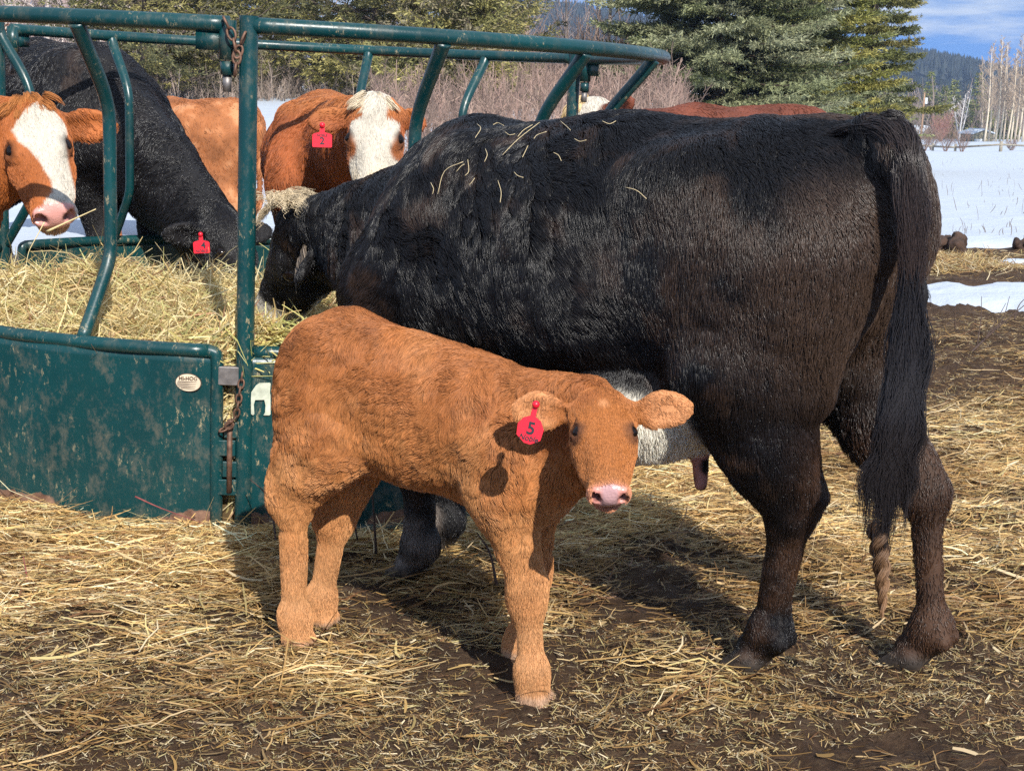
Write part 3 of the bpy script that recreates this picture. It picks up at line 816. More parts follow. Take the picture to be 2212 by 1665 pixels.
def build_straw():
    r = np.random.default_rng(31)
    m = 680000
    y = 2.2 + 10.1 * r.random(m) ** 1.3; hw = 0.43 * y + 0.75
    x = (r.random(m) * 2 - 1) * hw
    cov = straw_cover(x, y); rr = np.hypot(x - RC[0], y - RC[1])
    keep = (r.random(m) < (cov * sstep(0, 0.55, hw - np.abs(x) + 0.25 * vnoise(np.stack([x, y, 0 * x], 1), 2.0, 49)) * sstep(2.2, 2.6, y)) ** 1.3 * np.where(y > 6.5, 0.5, 1.0)) & (rr > RR + 0.01) & (snow_depth(x, y) < 0.35)
    x, y, cov, rr = x[keep], y[keep], cov[keep], rr[keep]; n = len(x)
    al = np.where(r.random(n) < 0.55, r.normal(0.05, 0.35, n), r.random(n) * math.pi)
    Ln = np.clip(np.exp(r.normal(-2.95, 0.62, n)), 0.012, 0.36) * (0.75 + 0.5 * cov)
    pitch = r.normal(0, 0.13, n) + np.where(r.random(n) < 0.03, r.random(n) * 0.9, 0)
    Ln = Ln * np.where(np.abs(pitch) > 0.4, 0.6, 1)
    D = np.stack([np.cos(al) * np.cos(pitch), np.sin(al) * np.cos(pitch), np.sin(pitch)], 1)
    Nn = unit(np.stack([r.normal(0, 0.5, n), r.normal(0, 0.5, n), np.ones(n)], 1)); Nn = unit(Nn - D * (Nn * D).sum(1)[:, None])
    h = terrain(x, y) + 0.004 + np.abs(np.sin(pitch)) * Ln * 0.4 + r.random(n) ** 2 * 0.05 * cov * np.clip((rr - RR) / 0.15, 0.25, 1)
    Wd = np.clip(np.exp(r.normal(-6.6, 0.40, n)), 0.0006, 0.004) * np.where(r.random(n) < 0.05, 1.9, 1)
    V, F = ribbons(np.stack([x, y, h], 1), D, Nn, Ln, Wd, r.normal(0, 0.35, n), r, 4, 0.02)
    ci = r.choice(len(STRAW_COLS), n, p=[0.22, 0.19, 0.18, 0.10, 0.14, 0.09, 0.08])
    wet = sstep(-0.2, 0.5, fbm(np.stack([x, y, 0 * x], 1), 1.6, 48, 3) + 0.5 * (0.5 - cov))
    c = STRAW_COLS[ci] * (0.60 + 0.6 * r.random((n, 1))) * (0.85 + 0.40 * cov)[:, None] * (1 - 0.45 * wet[:, None] * np.array([0.8, 0.95, 1.1]))
    # chopped bits and chaff
    k = 320000
    y2 = 2.3 + 7.9 * r.random(k) ** 1.4; x2 = (r.random(k) * 2 - 1) * (0.42 * y2 + 0.6)
    kp = (np.hypot(x2 - RC[0], y2 - RC[1]) > RR + 0.01) & (snow_depth(x2, y2) < 0.3) & (fbm(np.stack([x2, y2, 0 * x2], 1), 3.0, 47, 3) > -0.75 + 0.9 * r.random(k)); x2, y2 = x2[kp], y2[kp]; k = len(x2)
    al = r.random(k) * math.pi; pi_ = r.normal(0, 0.3, k); D2 = np.stack([np.cos(al) * np.cos(pi_), np.sin(al) * np.cos(pi_), np.sin(pi_)], 1)
    N2 = unit(np.stack([r.normal(0, 0.6, k), r.normal(0, 0.6, k), np.ones(k)], 1)); N2 = unit(N2 - D2 * (N2 * D2).sum(1)[:, None])
    V2, F2 = ribbons(np.stack([x2, y2, terrain(x2, y2) + 0.003 + 0.01 * r.random(k)], 1), D2, N2, 0.008 + 0.03 * r.random(k) ** 2, np.exp(r.normal(-6.9, 0.4, k)), r.normal(0, 0.3, k), r, 2)
    c2 = STRAW_COLS[r.choice(len(STRAW_COLS), k)] * (0.35 + 0.6 * r.random((k, 1)))
    F = np.vstack([F, F2 + len(V)]); V = np.vstack([V, V2])
    # golden heap by the snow edge at the right
    k = 9000; x3 = 3.0 + 0.75 * r.normal(size=k); y3 = 11.35 + 0.38 * r.normal(size=k); kp = snow_depth(x3, y3) < 0.3; x3, y3 = x3[kp], y3[kp]; k = len(x3)
    al = r.random(k) * math.pi; pi_ = r.normal(0.1, 0.3, k); D3 = np.stack([np.cos(al) * np.cos(pi_), np.sin(al) * np.cos(pi_), np.sin(pi_)], 1)
    N3 = unit(np.stack([r.normal(0, 0.6, k), r.normal(0, 0.6, k), np.ones(k)], 1)); N3 = unit(N3 - D3 * (N3 * D3).sum(1)[:, None])
    V3, F3 = ribbons(np.stack([x3, y3, terrain(x3, y3) + 0.01 + 0.06 * r.random(k) * np.exp(-((x3 - 2.8) / 0.7) ** 2)], 1), D3, N3, 0.06 + 0.16 * r.random(k), np.exp(r.normal(-6.1, 0.3, k)), r.normal(0, 0.4, k), r, 4, 0.02)
    c3 = STRAW_COLS[r.choice(len(STRAW_COLS), k)] * (0.5 + 0.5 * r.random((k, 1)))
    F = np.vstack([F, F3 + len(V)]); V = np.vstack([V, V3])
    o = mesh_np('straw', V, F, M_STRAW, False, fcol=np.clip(np.vstack([np.repeat(c, 3, 0), c2, np.repeat(c3, 3, 0)]), 0, 1))
    tag(o, 'loose golden straw scattered over the mud', None, None, 'stuff')

def hay_top(x, y):
    p = np.stack([x, y, 0 * x], 1); r = np.hypot(x - RC[0], y - RC[1])
    z = 0.585 + 0.055 * np.exp(-((y - 5.2) / 0.5) ** 2) - 0.24 * sstep(5.4, 6.4, y) + 0.045 * fbm(p, 1.9, 71, 3) + 0.02 * fbm(p, 7, 72, 2)
    z = z + 0.04 * np.exp(-((x + 1.5) / 0.35) ** 2 - ((y - 5.5) / 0.4) ** 2) - 0.12 * np.exp(-((x + 0.80) / 0.25) ** 2 - ((y - 4.85) / 0.3) ** 2)
    z = z - 0.05 * (x - RC[0]) * 0.6
    return z - 0.05 * sstep(RR - 0.25, RR, r)

def build_hay():
    r = np.random.default_rng(33)
    R0 = RR - 0.045; ring = np.linspace(0, R0, 46); th = np.linspace(0, 2 * np.pi, 180, endpoint=False)
    A, T = np.meshgrid(ring[1:], th, indexing='ij')
    x = (RC[0] + A * np.cos(T)).ravel(); y = (RC[1] + A * np.sin(T)).ravel()
    V = [np.stack([x, y, hay_top(x, y) - 0.03], 1), np.array([[RC[0], RC[1], hay_top(RC[:1], RC[1:])[0] - 0.03]])]
    nr, nt = len(ring) - 1, len(th); i = np.arange(nr - 1)[:, None] * nt; j = np.arange(nt)[None]; j2 = (j + 1) % nt
    Q = np.stack([i + j, i + nt + j, i + nt + j2, i + j2], -1).reshape(-1, 4)
    jj = np.arange(nt); T3 = np.stack([np.full(nt, nr * nt), jj, (jj + 1) % nt], 1)
    # the side of the stack down to the ground
    xb, yb = RC[0] + R0 * np.cos(th), RC[1] + R0 * np.sin(th); nv = nr * nt + 1
    V.append(np.stack([xb, yb, np.zeros(nt)], 1)); e = (nr - 1) * nt
    Q2 = np.stack([e + jj, nv + jj, nv + (jj + 1) % nt, e + (jj + 1) % nt], 1)
    nv += nt; base_n = len(Q) + len(T3) + len(Q2)
    # strands over the top
    m = 46000
    a = R0 * np.sqrt(r.random(m)); t = r.random(m) * 2 * np.pi
    front = r.random(m) < 0.5; t = np.where(front, -np.pi / 2 + r.normal(0, 0.9, m), t)
    x = RC[0] + a * np.cos(t); y = RC[1] + a * np.sin(t)
    al = r.random(m) * 2 * np.pi; pt = r.normal(0, 0.35, m); pt = np.where(r.random(m) < 0.05, r.random(m) * 1.2, pt)
    Ln = np.clip(np.exp(r.normal(-2.3, 0.5, m)), 0.03, 0.38)
    D = np.stack([np.cos(al) * np.cos(pt), np.sin(al) * np.cos(pt), np.sin(pt)], 1)
    Nn = unit(r.normal(size=(m, 3))); Nn = unit(Nn - D * (Nn * D).sum(1)[:, None])
    z = hay_top(x, y) + r.random(m) * 0.03 + np.abs(np.sin(pt)) * Ln * 0.25 - 0.02
    Wd = np.clip(np.exp(r.normal(-6.45, 0.35, m)), 0.0008, 0.004)
    V1, F1 = ribbons(np.stack([x, y, z], 1), D, Nn, Ln, Wd, r.normal(0, 0.8, m), r, 5, 0.03)
    rr = np.hypot(V1[:, 0] - RC[0], V1[:, 1] - RC[1]); f = np.minimum(1, (RR - 0.03) / np.maximum(rr, 1e-6))
    low = V1[:, 2] < 0.57; f = np.where(low, f, 1); V1[:, 0] = RC[0] + (V1[:, 0] - RC[0]) * f; V1[:, 1] = RC[1] + (V1[:, 1] - RC[1]) * f
    # strands hanging in the gap between the panels and over the rim by the post
    k = 1500
    tg = math.radians(-90 + 4.1) + r.normal(0, 0.028, k); zz = 0.06 + 0.62 * r.random(k); rad = R0 + 0.015 * r.random(k)
    Pg = np.stack([RC[0] + rad * np.cos(tg), RC[1] + rad * np.sin(tg), zz], 1)
    al = r.normal(1.2, 0.6, k); D2 = unit(np.stack([np.cos(al), 0.25 * r.normal(size=k), np.sin(al)], 1)); N2 = unit(np.stack([0.3 * r.normal(size=k), -np.ones(k), 0.3 * r.normal(size=k)], 1))
    N2 = unit(N2 - D2 * (N2 * D2).sum(1)[:, None])
    V2, F2 = ribbons(Pg, D2, N2, 0.04 + 0.10 * r.random(k), 0.0012 + 0.002 * r.random(k), r.normal(0, 0.5, k), r, 5, 0.02)
    k2 = 420
    tg = math.radians(-90 + 9.5) + r.normal(0, 0.07, k2); Pg = np.stack([RC[0] + (RR - 0.03) * np.cos(tg), RC[1] + (RR - 0.03) * np.sin(tg), 0.585 + 0.03 * r.normal(size=k2)], 1)
    al = r.normal(0.0, 0.5, k2); D3 = unit(np.stack([np.cos(al), -0.35 + 0.3 * r.normal(size=k2), np.sin(al) - 0.12], 1)); N3 = unit(r.normal(size=(k2, 3))); N3 = unit(N3 - D3 * (N3 * D3).sum(1)[:, None])
    V3, F3 = ribbons(Pg, D3, N3, 0.08 + 0.22 * r.random(k2), 0.0012 + 0.0022 * r.random(k2), r.normal(0, 0.6, k2), r, 5, 0.02)
    n0 = nv; Vall = np.vstack(V + [V1, V2, V3])
    Fs = [np.vstack([Q, Q2, F1 + n0, F2 + n0 + len(V1), F3 + n0 + len(V1) + len(V2)]), T3]
    def cols(n, g=1): return np.clip(HAY_COLS[r.choice(len(HAY_COLS), n, p=[0.2, 0.2, 0.17, 0.13, 0.12, 0.11, 0.07])] * (0.7 + 0.5 * r.random((n, 1))) * g, 0, 1)
    base = np.broadcast_to(np.array([0.13, 0.085, 0.04]), (len(Q) + len(Q2), 3))  # mound under the strands: shade of the gaps put into its dark colour
    fc = np.vstack([base, np.repeat(cols(m), 4, 0), np.repeat(cols(k), 4, 0), np.repeat(cols(k2, 1.05) * [0.95, 1.05, 0.85], 4, 0), np.broadcast_to(np.array([0.13, 0.085, 0.04]), (len(T3), 3))])
    o = mesh_np('hay', Vall, Fs, M_STRAW, False, fcol=fc)
    tag(o, 'heap of pale green and gold hay filling the feeder ring', None, None, 'stuff')

# ------------------------------------------------------------------ hay feeder
def mat_paint():
    m, n, l, b = mat_new('green_paint')
    tc = n.new('ShaderNodeTexCoord')
    def noise(scale, det, rough=0.6, st=None):
        nz = n.new('ShaderNodeTexNoise'); nz.inputs['Scale'].default_value = scale; nz.inputs['Detail'].default_value = det; nz.inputs['Roughness'].default_value = rough
        mp = n.new('ShaderNodeMapping'); mp.inputs['Scale'].default_value = st or (1, 1, 1)
        l.new(tc.outputs['Object'], mp.inputs['Vector']); l.new(mp.outputs[0], nz.inputs['Vector']); return nz
    def ramp(src, a, ca, c, cc):
        r = n.new('ShaderNodeValToRGB'); r.color_ramp.elements[0].position = a; r.color_ramp.elements[0].color = (*ca, 1)
        r.color_ramp.elements[1].position = c; r.color_ramp.elements[1].color = (*cc, 1); l.new(src, r.inputs[0]); return r
    def mix(fac, a, c):
        x = n.new('ShaderNodeMix'); x.data_type = 'RGBA'; l.new(fac, x.inputs[0])
        if isinstance(a, tuple): x.inputs[6].default_value = (*a, 1)
        else: l.new(a, x.inputs[6])
        if isinstance(c, tuple): x.inputs[7].default_value = (*c, 1)
        else: l.new(c, x.inputs[7])
        return x.outputs[2]
    p1 = noise(3.0, 5); paint = ramp(p1.outputs['Fac'], 0.3, (0.002, 0.031, 0.035), 0.7, (0.004, 0.054, 0.058))
    at = n.new('ShaderNodeAttribute'); at.attribute_name = 'dirt'
    d1 = noise(17, 12, 0.8, (1, 1, 0.6)); dm = ramp(d1.outputs['Fac'], 0.50, (0, 0, 0), 0.70, (0.62, 0.62, 0.62))
    mu = n.new('ShaderNodeMath'); mu.operation = 'MULTIPLY'; l.new(dm.outputs[0], mu.inputs[0]); l.new(at.outputs['Fac'], mu.inputs[1])
    c = mix(mu.outputs[0], paint.outputs[0], (0.15, 0.115, 0.072))
    d2 = noise(55, 8, 0.8, (1, 1, 0.45)); sm = ramp(d2.outputs['Fac'], 0.57, (0, 0, 0), 0.62, (0.8, 0.8, 0.8))
    d3 = noise(6, 4); s3 = ramp(d3.outputs['Fac'], 0.42, (0, 0, 0), 0.62, (1, 1, 1))
    m2 = n.new('ShaderNodeMath'); m2.operation = 'MULTIPLY'; l.new(sm.outputs[0], m2.inputs[0]); l.new(s3.outputs[0], m2.inputs[1])
    c = mix(m2.outputs[0], c, (0.42, 0.34, 0.20))
    # bare rust along the bottom edge and a few chips
    ru = n.new('ShaderNodeAttribute'); ru.attribute_name = 'rust'
    r1 = noise(5, 8, 0.65); ad = n.new('ShaderNodeMath'); ad.operation = 'ADD'; l.new(r1.outputs['Fac'], ad.inputs[0]); l.new(ru.outputs['Fac'], ad.inputs[1])
    rm = ramp(ad.outputs[0], 0.80, (0, 0, 0), 0.84, (1, 1, 1))
    r2 = noise(30, 6); rc = ramp(r2.outputs['Fac'], 0.35, (0.10, 0.050, 0.036), 0.7, (0.27, 0.16, 0.11))
    c = mix(rm.outputs[0], c, rc.outputs[0])
    l.new(c, b.inputs['Base Color'])
    rg = ramp(mu.outputs[0], 0.0, (0.30, 0.30, 0.30), 0.4, (0.75, 0.75, 0.75)); mr = n.new('ShaderNodeMix'); mr.data_type = 'RGBA'
    l.new(rg.outputs[0], b.inputs['Roughness']); b.inputs['Specular IOR Level'].default_value = 0.5
    bp = n.new('ShaderNodeBump'); bp.inputs['Strength'].default_value = 0.25; bp.inputs['Distance'].default_value = 0.004
    l.new(d1.outputs['Fac'], bp.inputs['Height']); l.new(bp.outputs[0], b.inputs['Normal'])
    return m

def build_feeder():
    M_P = mat_paint()
    M_CH = mat_plain('rusty_chain', (0.16, 0.085, 0.055), 0.6, 0.4, noise=0.5, nscale=60)
    M_ST = mat_plain('grey_steel', (0.22, 0.20, 0.19), 0.5, 0.6, noise=0.3, nscale=50)
    M_DEC = mat_plain('sticker_paper', (0.66, 0.55, 0.40), 0.6, noise=0.12, nscale=40)
    M_INKB = mat_plain('sticker_ink', (0.10, 0.05, 0.03), 0.6)
    TX, TY = -0.05, 0.0; ZC = 1.582
    nrm = unit(np.array([-TX, -TY, 1.0]))
    def pt(deg, r=RR, drop=0.0):
        """deg measured from the side nearest the lens, positive to the right"""
        a = math.radians(deg - 90); x, y = r * math.cos(a), r * math.sin(a)
        return np.array([RC[0] + x, RC[1] + y, ZC + TX * x + TY * y]) - nrm * drop
    def out(deg): a = math.radians(deg - 90); return np.array([math.cos(a), math.sin(a), TX * math.cos(a)])
    def tang(deg): a = math.radians(deg - 90); return unit(np.array([-math.sin(a), math.cos(a), -TX * math.sin(a)]))
    root = empty('hay_feeder', (RC[0], RC[1], 0))
    tag(root, 'round dark green steel hay feeder with bent bars and scuffed panels', 'hay feeder')
    def fin(o, dirt=1.0, rust=None):
        co = np.empty(len(o.data.vertices) * 3, np.float32); o.data.vertices.foreach_get('co', co); co = co.reshape(-1, 3)
        a = o.data.attributes.new('dirt', 'FLOAT', 'POINT'); a.data.foreach_set('value', np.full(len(co), dirt, np.float32))
        b = o.data.attributes.new('rust', 'FLOAT', 'POINT')
        b.data.foreach_set('value', (np.zeros(len(co)) if rust is None else rust(co)).astype(np.float32))
        o.data.transform(Matrix.Translation((-RC[0], -RC[1], 0)))     # parts live in the feeder's own frame
        for ch in o.children:
            ch.data.transform(Matrix.Translation((-RC[0], -RC[1], 0)))
        return o
    HT, HB = 1.004, 1.60
    secs = [(5.8, 123.0), (127.0, 239.0), (243.0, 362.6)]
    far_bar_u = {1: [], }
    for si, (a0, a1) in enumerate(secs):
        n = int((a1 - a0) / 2.0)
        degs = np.linspace(a0, a1 + 1.1, n)
        mb = MB(); mb.tube([pt(d) for d in degs], 0.0255, 14); fin(mb.build('top_rail', M_P, root), 0.5)
        pd = np.linspace(a0 + 1.0, a1 - 0.9, n)
        mb = MB(); mb.tube([pt(d, RR, HT) for d in pd], 0.0225, 12); fin(mb.build('panel_rail', M_P, root), 0.4)
        # sheet steel panel, a little inside the rail and folded at the lower edge
        th = 0.003; hs = np.linspace(HT + 0.012, HB, 22); ds = np.linspace(a0 + 0.9, a1 - 0.6, n * 2)
        rows = []
        for q in (0, 1):
            for h in hs: rows += [pt(d, RR + 0.010 - q * th + 0.004 * math.sin(d * 0.5 + h * 5) + 0.006 * math.sin(d * 0.19), h) for d in ds]
        V = np.array(rows); nd, nh = len(ds), len(hs); i = np.arange(nh - 1)[:, None] * nd; j = np.arange(nd - 1)[None]
        Qo = np.stack([i + nd + j, i + nd + j + 1, i + j + 1, i + j], -1).reshape(-1, 4); Qi = Qo[:, ::-1] + nh * nd
        Qe = np.vstack([np.stack([e + np.arange(nd - 1), e + np.arange(nd - 1) + 1, e + nh * nd + np.arange(nd - 1) + 1, e + nh * nd + np.arange(nd - 1)], 1) for e in (0, (nh - 1) * nd)])
        o = mesh_np('panel', V, np.vstack([Qo, Qi, Qe]), M_P, True, root)
        def rust(co):
            rel = co[:, :2] - RC; zz = ZC + TX * rel[:, 0] - co[:, 2]
            ang = np.degrees(np.arctan2(rel[:, 0], -rel[:, 1]))
            return 0.62 * sstep(HB - 0.13, HB - 0.0, zz) * (0.55 + 0.45 * np.sin(ang * 0.25 + 1.9)) + 0.06
        fin(o, 1.0, rust)
        mb = MB(); mb.tube([pt(d, RR, HB + 0.0) for d in pd], 0.02, 10); fin(mb.build('skid_rail', M_P, root), 1.0, lambda co: np.full(len(co), 0.3))
        # upright at each end of the section
        for e, d in enumerate((a0, a1)):
            mb = MB(); r_ = 0.0285 if e == 0 else 0.021
            if e == 0:
                top, bot = pt(d, RR, -0.028), pt(d, RR, HB)
                mb.tube([top, pt(d, RR, 0.05), pt(d, RR, HT), bot], r_, 16, cap=False)
                mb.tube([top + 0 * nrm, top - nrm * 0.03, top - nrm * 0.12], [r_ - 0.006, r_ - 0.006, r_ - 0.006], 16, cap=False)
                # rim of the open pipe end
                aa = np.linspace(0, 2 * np.pi, 16, endpoint=False); ex, ey = tang(d), out(d)
                ro = [top + r_ * (math.cos(q) * ex + math.sin(q) * ey) for q in aa]; ri = [top + (r_ - 0.006) * (math.cos(q) * ex + math.sin(q) * ey) for q in aa]
                jj = np.arange(16); mb.add(ro + ri, np.stack([jj, (jj + 1) % 16, 16 + (jj + 1) % 16, 16 + jj], 1))
            else:
                mb.tube(smooth_path([pt(d - 2.2, RR, HT + 0.0), pt(d - 0.7, RR, HT + 0.002), pt(d, RR, HT + 0.03), pt(d, RR, HT + 0.2), pt(d, RR, HB)], 5), r_, 14)
            fin(mb.build('end_post', M_P, root), 0.7)
        # hinge leaves and pin between this section and the next
        d = a1; gap = (secs[(si + 1) % 3][0] - a1) % 360
        for k, (h, w, shift) in enumerate(((1.255, 0.5, 0.55), (1.315, 0.5, 0.15), (1.385, 0.55, 0.5), (1.445, 0.3, 0.2))):
            dd = d + gap * (0.15 + shift); mb = MB()
            mb.box(pt(dd, RR + 0.012, h), tang(dd) * 0.036, out(dd) * 0.006, nrm * 0.026); fin(mb.build('hinge_leaf', M_P, root, False, 0.003), 1.0, lambda co: np.full(len(co), 0.18))
        mb = MB(); mb.tube([pt(d + gap * 0.5, RR + 0.018, 1.22), pt(d + gap * 0.5, RR + 0.018, 1.46)], 0.009, 10); fin(mb.build('hinge_pin', M_CH, root))
        mb = MB(); mb.box(pt(d + gap * 0.42, RR + 0.008, HT + 0.075), tang(d) * 0.040, out(d) * 0.012, nrm * 0.030); fin(mb.build('latch_block', M_ST, root, False, 0.003))
        # short socket and plate hanging under the top rail
        dm = d + 0.9; ps = pt(dm, RR - 0.0, 0.0)
        mb = MB(); mb.tube([ps + nrm * 0.012, ps - nrm * 0.105], 0.026, 14); mb.box(ps - nrm * 0.05 - tang(dm) * 0.05, tang(dm) * 0.045, out(dm) * 0.004, nrm * 0.028)
        mb.tube([ps - nrm * 0.108, ps - nrm * 0.15], 0.021, 12); fin(mb.build('rail_socket', M_P, root), 0.8)
        mb = MB(); mb.tube([ps - nrm * 0.15, ps - nrm * 0.20], 0.0135, 12); fin(mb.build('socket_pin', M_ST, root))
        def chain(name, path, link=0.030, rad=0.0034):
            path = smooth_path(path, 6); seg = np.r_[0, np.cumsum(np.linalg.norm(np.diff(path, axis=0), axis=1))]; nl = int(seg[-1] / (link * 0.74))
            mb = MB()
            for q in range(nl):
                s = (q + 0.5) / nl * seg[-1]; c = np.array([np.interp(s, seg, path[:, a]) for a in range(3)]); c2 = np.array([np.interp(s + 0.004, seg, path[:, a]) for a in range(3)])
                dd = unit(c2 - c); sd = unit(np.cross(dd, out(d) if q % 2 else tang(d)) + 1e-6); a = np.linspace(0, 2 * np.pi, 15)
                ring = [c + dd * (0.5 * link * math.cos(t)) + sd * (0.30 * link * math.sin(t)) for t in a]
                mb.tube(ring, rad, 6, cap=False)
            fin(mb.build(name, M_CH, root))
        e2 = a1 + gap
        chain('chain', [pt(d + gap * 0.2, RR + 0.035, -0.018), pt(d + gap * 0.5, RR + 0.045, 0.035), pt(d + gap * 0.65, RR + 0.045, 0.09), pt(d + gap * 0.6, RR + 0.045, 0.15)], 0.040, 0.0042)
        chain('chain', [pt(e2 - 0.2, RR + 0.040, 0.02), pt(d + gap * 0.78, RR + 0.045, 0.06), pt(d + gap * 0.62, RR + 0.045, 0.10)], 0.040, 0.0042)
        chain('chain', [pt(d + gap * 0.95, RR + 0.03, HT + 0.06), pt(d + gap * 0.85, RR + 0.04, HT + 0.13), pt(d + gap * 0.72, RR + 0.04, HT + 0.20), pt(d + gap * 0.3, RR + 0.035, HT + 0.245), pt(d + gap * 0.62, RR + 0.04, HT + 0.225)], 0.03, 0.0034)
    # bent feeding bars
    near = [28.0, 50.0, 71.0, -13.6, -38.5, -60.0, -82.0, -101.0]
    def far_deg(u):
        return min(np.arange(120, 245, 0.25), key=lambda d: abs(1105.5 + FPX * pt(d)[0] / pt(d)[1] - u))
    far = [far_deg(u) for u in (1050, 805, 548, 265, 30)]
    for d in near + far:
        ins = 0.19; p = [pt(d, RR, 0.015), pt(d, RR - 0.03, 0.06), pt(d, RR - 0.135, 0.19), pt(d, RR - ins + 0.01, 0.27), pt(d, RR - ins, 0.34), pt(d, RR - ins, 0.52),
                     pt(d, RR - ins, 0.68), pt(d, RR - ins + 0.012, 0.76), pt(d, RR - 0.11, 0.86), pt(d, RR - 0.005, HT - 0.005)]
        g = smooth_path(p, 6); rad = np.interp(np.linspace(0, 1, len(g)), [0, 0.08, 0.3, 1], [0.027, 0.0245, 0.0215, 0.0215])
        mb = MB(); mb.tube(g, rad, 14); fin(mb.build('bent_bar', M_P, root), 0.35)
    # stickers: oval maker's plate and a torn white one
    def on_panel(d, h, rr=0.0135): return pt(d, RR + rr + 0.004 * math.sin(d * 0.5 + h * 5) + 0.006 * math.sin(d * 0.19), h)
    def sticker(name, ol, d, h, mat, rr):
        V = [on_panel(d + math.degrees(a / RR), h - b, rr) for a, b in ol]; c = on_panel(d, h, rr); n = len(V)
        V2 = [v + out(d) * 0.0012 for v in V]; jj = np.arange(n)
        return mesh_np(name, np.array(V2 + V + [c + out(d) * 0.0012]), [np.stack([jj, (jj + 1) % n, n + (jj + 1) % n, n + jj], 1)[:, ::-1], np.stack([np.full(n, 2 * n), jj, (jj + 1) % n], 1)], mat, False, root)
    a = np.linspace(0, 2 * np.pi, 40, endpoint=False); ds = -0.6; hs_ = HT + 0.103
    o1 = sticker('sticker', [(0.0415 * math.cos(t), 0.0295 * math.sin(t)) for t in a], ds, hs_, M_INKB, 0.0135); tag(o1, 'oval cream sticker with dark lettering')
    o2 = sticker('sticker_face', [(0.0395 * math.cos(t), 0.0275 * math.sin(t)) for t in a], ds, hs_, M_DEC, 0.0155); o2.parent = o1
    fr = on_panel(ds, hs_, 0.0185); ex, ey, en = tang(ds), nrm, out(ds)
    text_mesh('lettering', 'HI-HOG', 0.0165, M_INKB, o1, fr + ey * 0.0135, ex, ey, en, bold=0.0003)
    for k, w in enumerate((0.033, 0.035, 0.034, 0.030, 0.022)):
        mb = MB(); mb.box(fr + ey * (0.004 - 0.0055 * k), ex * w, en * 0.0004, ey * 0.0006); mb.build('small_print', M_INKB, o1, False)
    fin(o1); 
    sh = [(-0.030, 0.022), (-0.016, 0.044), (-0.006, 0.052), (0.026, 0.053), (0.029, 0.050), (0.027, 0.02), (0.029, 0.012), (0.030, -0.050), (0.026, -0.054), (0.008, -0.054), (0.013, -0.044),
          (0.014, -0.022), (0.010, -0.003), (-0.018, -0.004), (-0.022, -0.018), (-0.020, -0.05), (-0.024, -0.054), (-0.030, -0.05), (-0.031, 0.0)]
    md = mat_plain('torn_sticker', (0.52, 0.55, 0.44), 0.45, noise=0.35, nscale=30)
    V = [on_panel(7.7 + math.degrees(x / RR), HT + 0.145 - y, 0.016) for x, y in sh]; ctr = [on_panel(7.7 + math.degrees(x / RR), HT + 0.145 - y, 0.016) for x, y in ((-0.002, 0.025), (0.020, -0.02), (-0.026, -0.02))]
    n = len(V); bm_tris = []
    import mathutils.geometry as mg
    tris = mg.tessellate_polygon([[Vector((x, y, 0)) for x, y in sh]])
    o = mesh_np('torn_sticker', np.array([v + out(7.7) * 0.001 for v in V]), np.array(tris), md, False, root); tag(o, 'torn pale sticker remnant'); fin(o)
    return root
# ------------------------------------------------------------------ trees, brush, far hill
M_NEEDLE = mat_attr('needles', 0.6, 0.25, translucent=0.15)
M_TWIG = mat_attr('bark_and_twigs', 0.85, 0.15)

def at(u, d, x=None): return (u - 1105.5) / FPX * d

def kites(P0, D, Nn, Ln, Wd):
    """needle sprays: elongated kite faces"""
    S = unit(np.cross(Nn, D)); n = len(P0)
    V = np.stack([P0, P0 + D * (Ln * 0.45)[:, None] + S * Wd[:, None], P0 + D * Ln[:, None], P0 + D * (Ln * 0.45)[:, None] - S * Wd[:, None]], 1).reshape(-1, 3)
    b = np.arange(n)[:, None] * 4
    return V, np.hstack([b, b + 1, b + 2, b + 3])

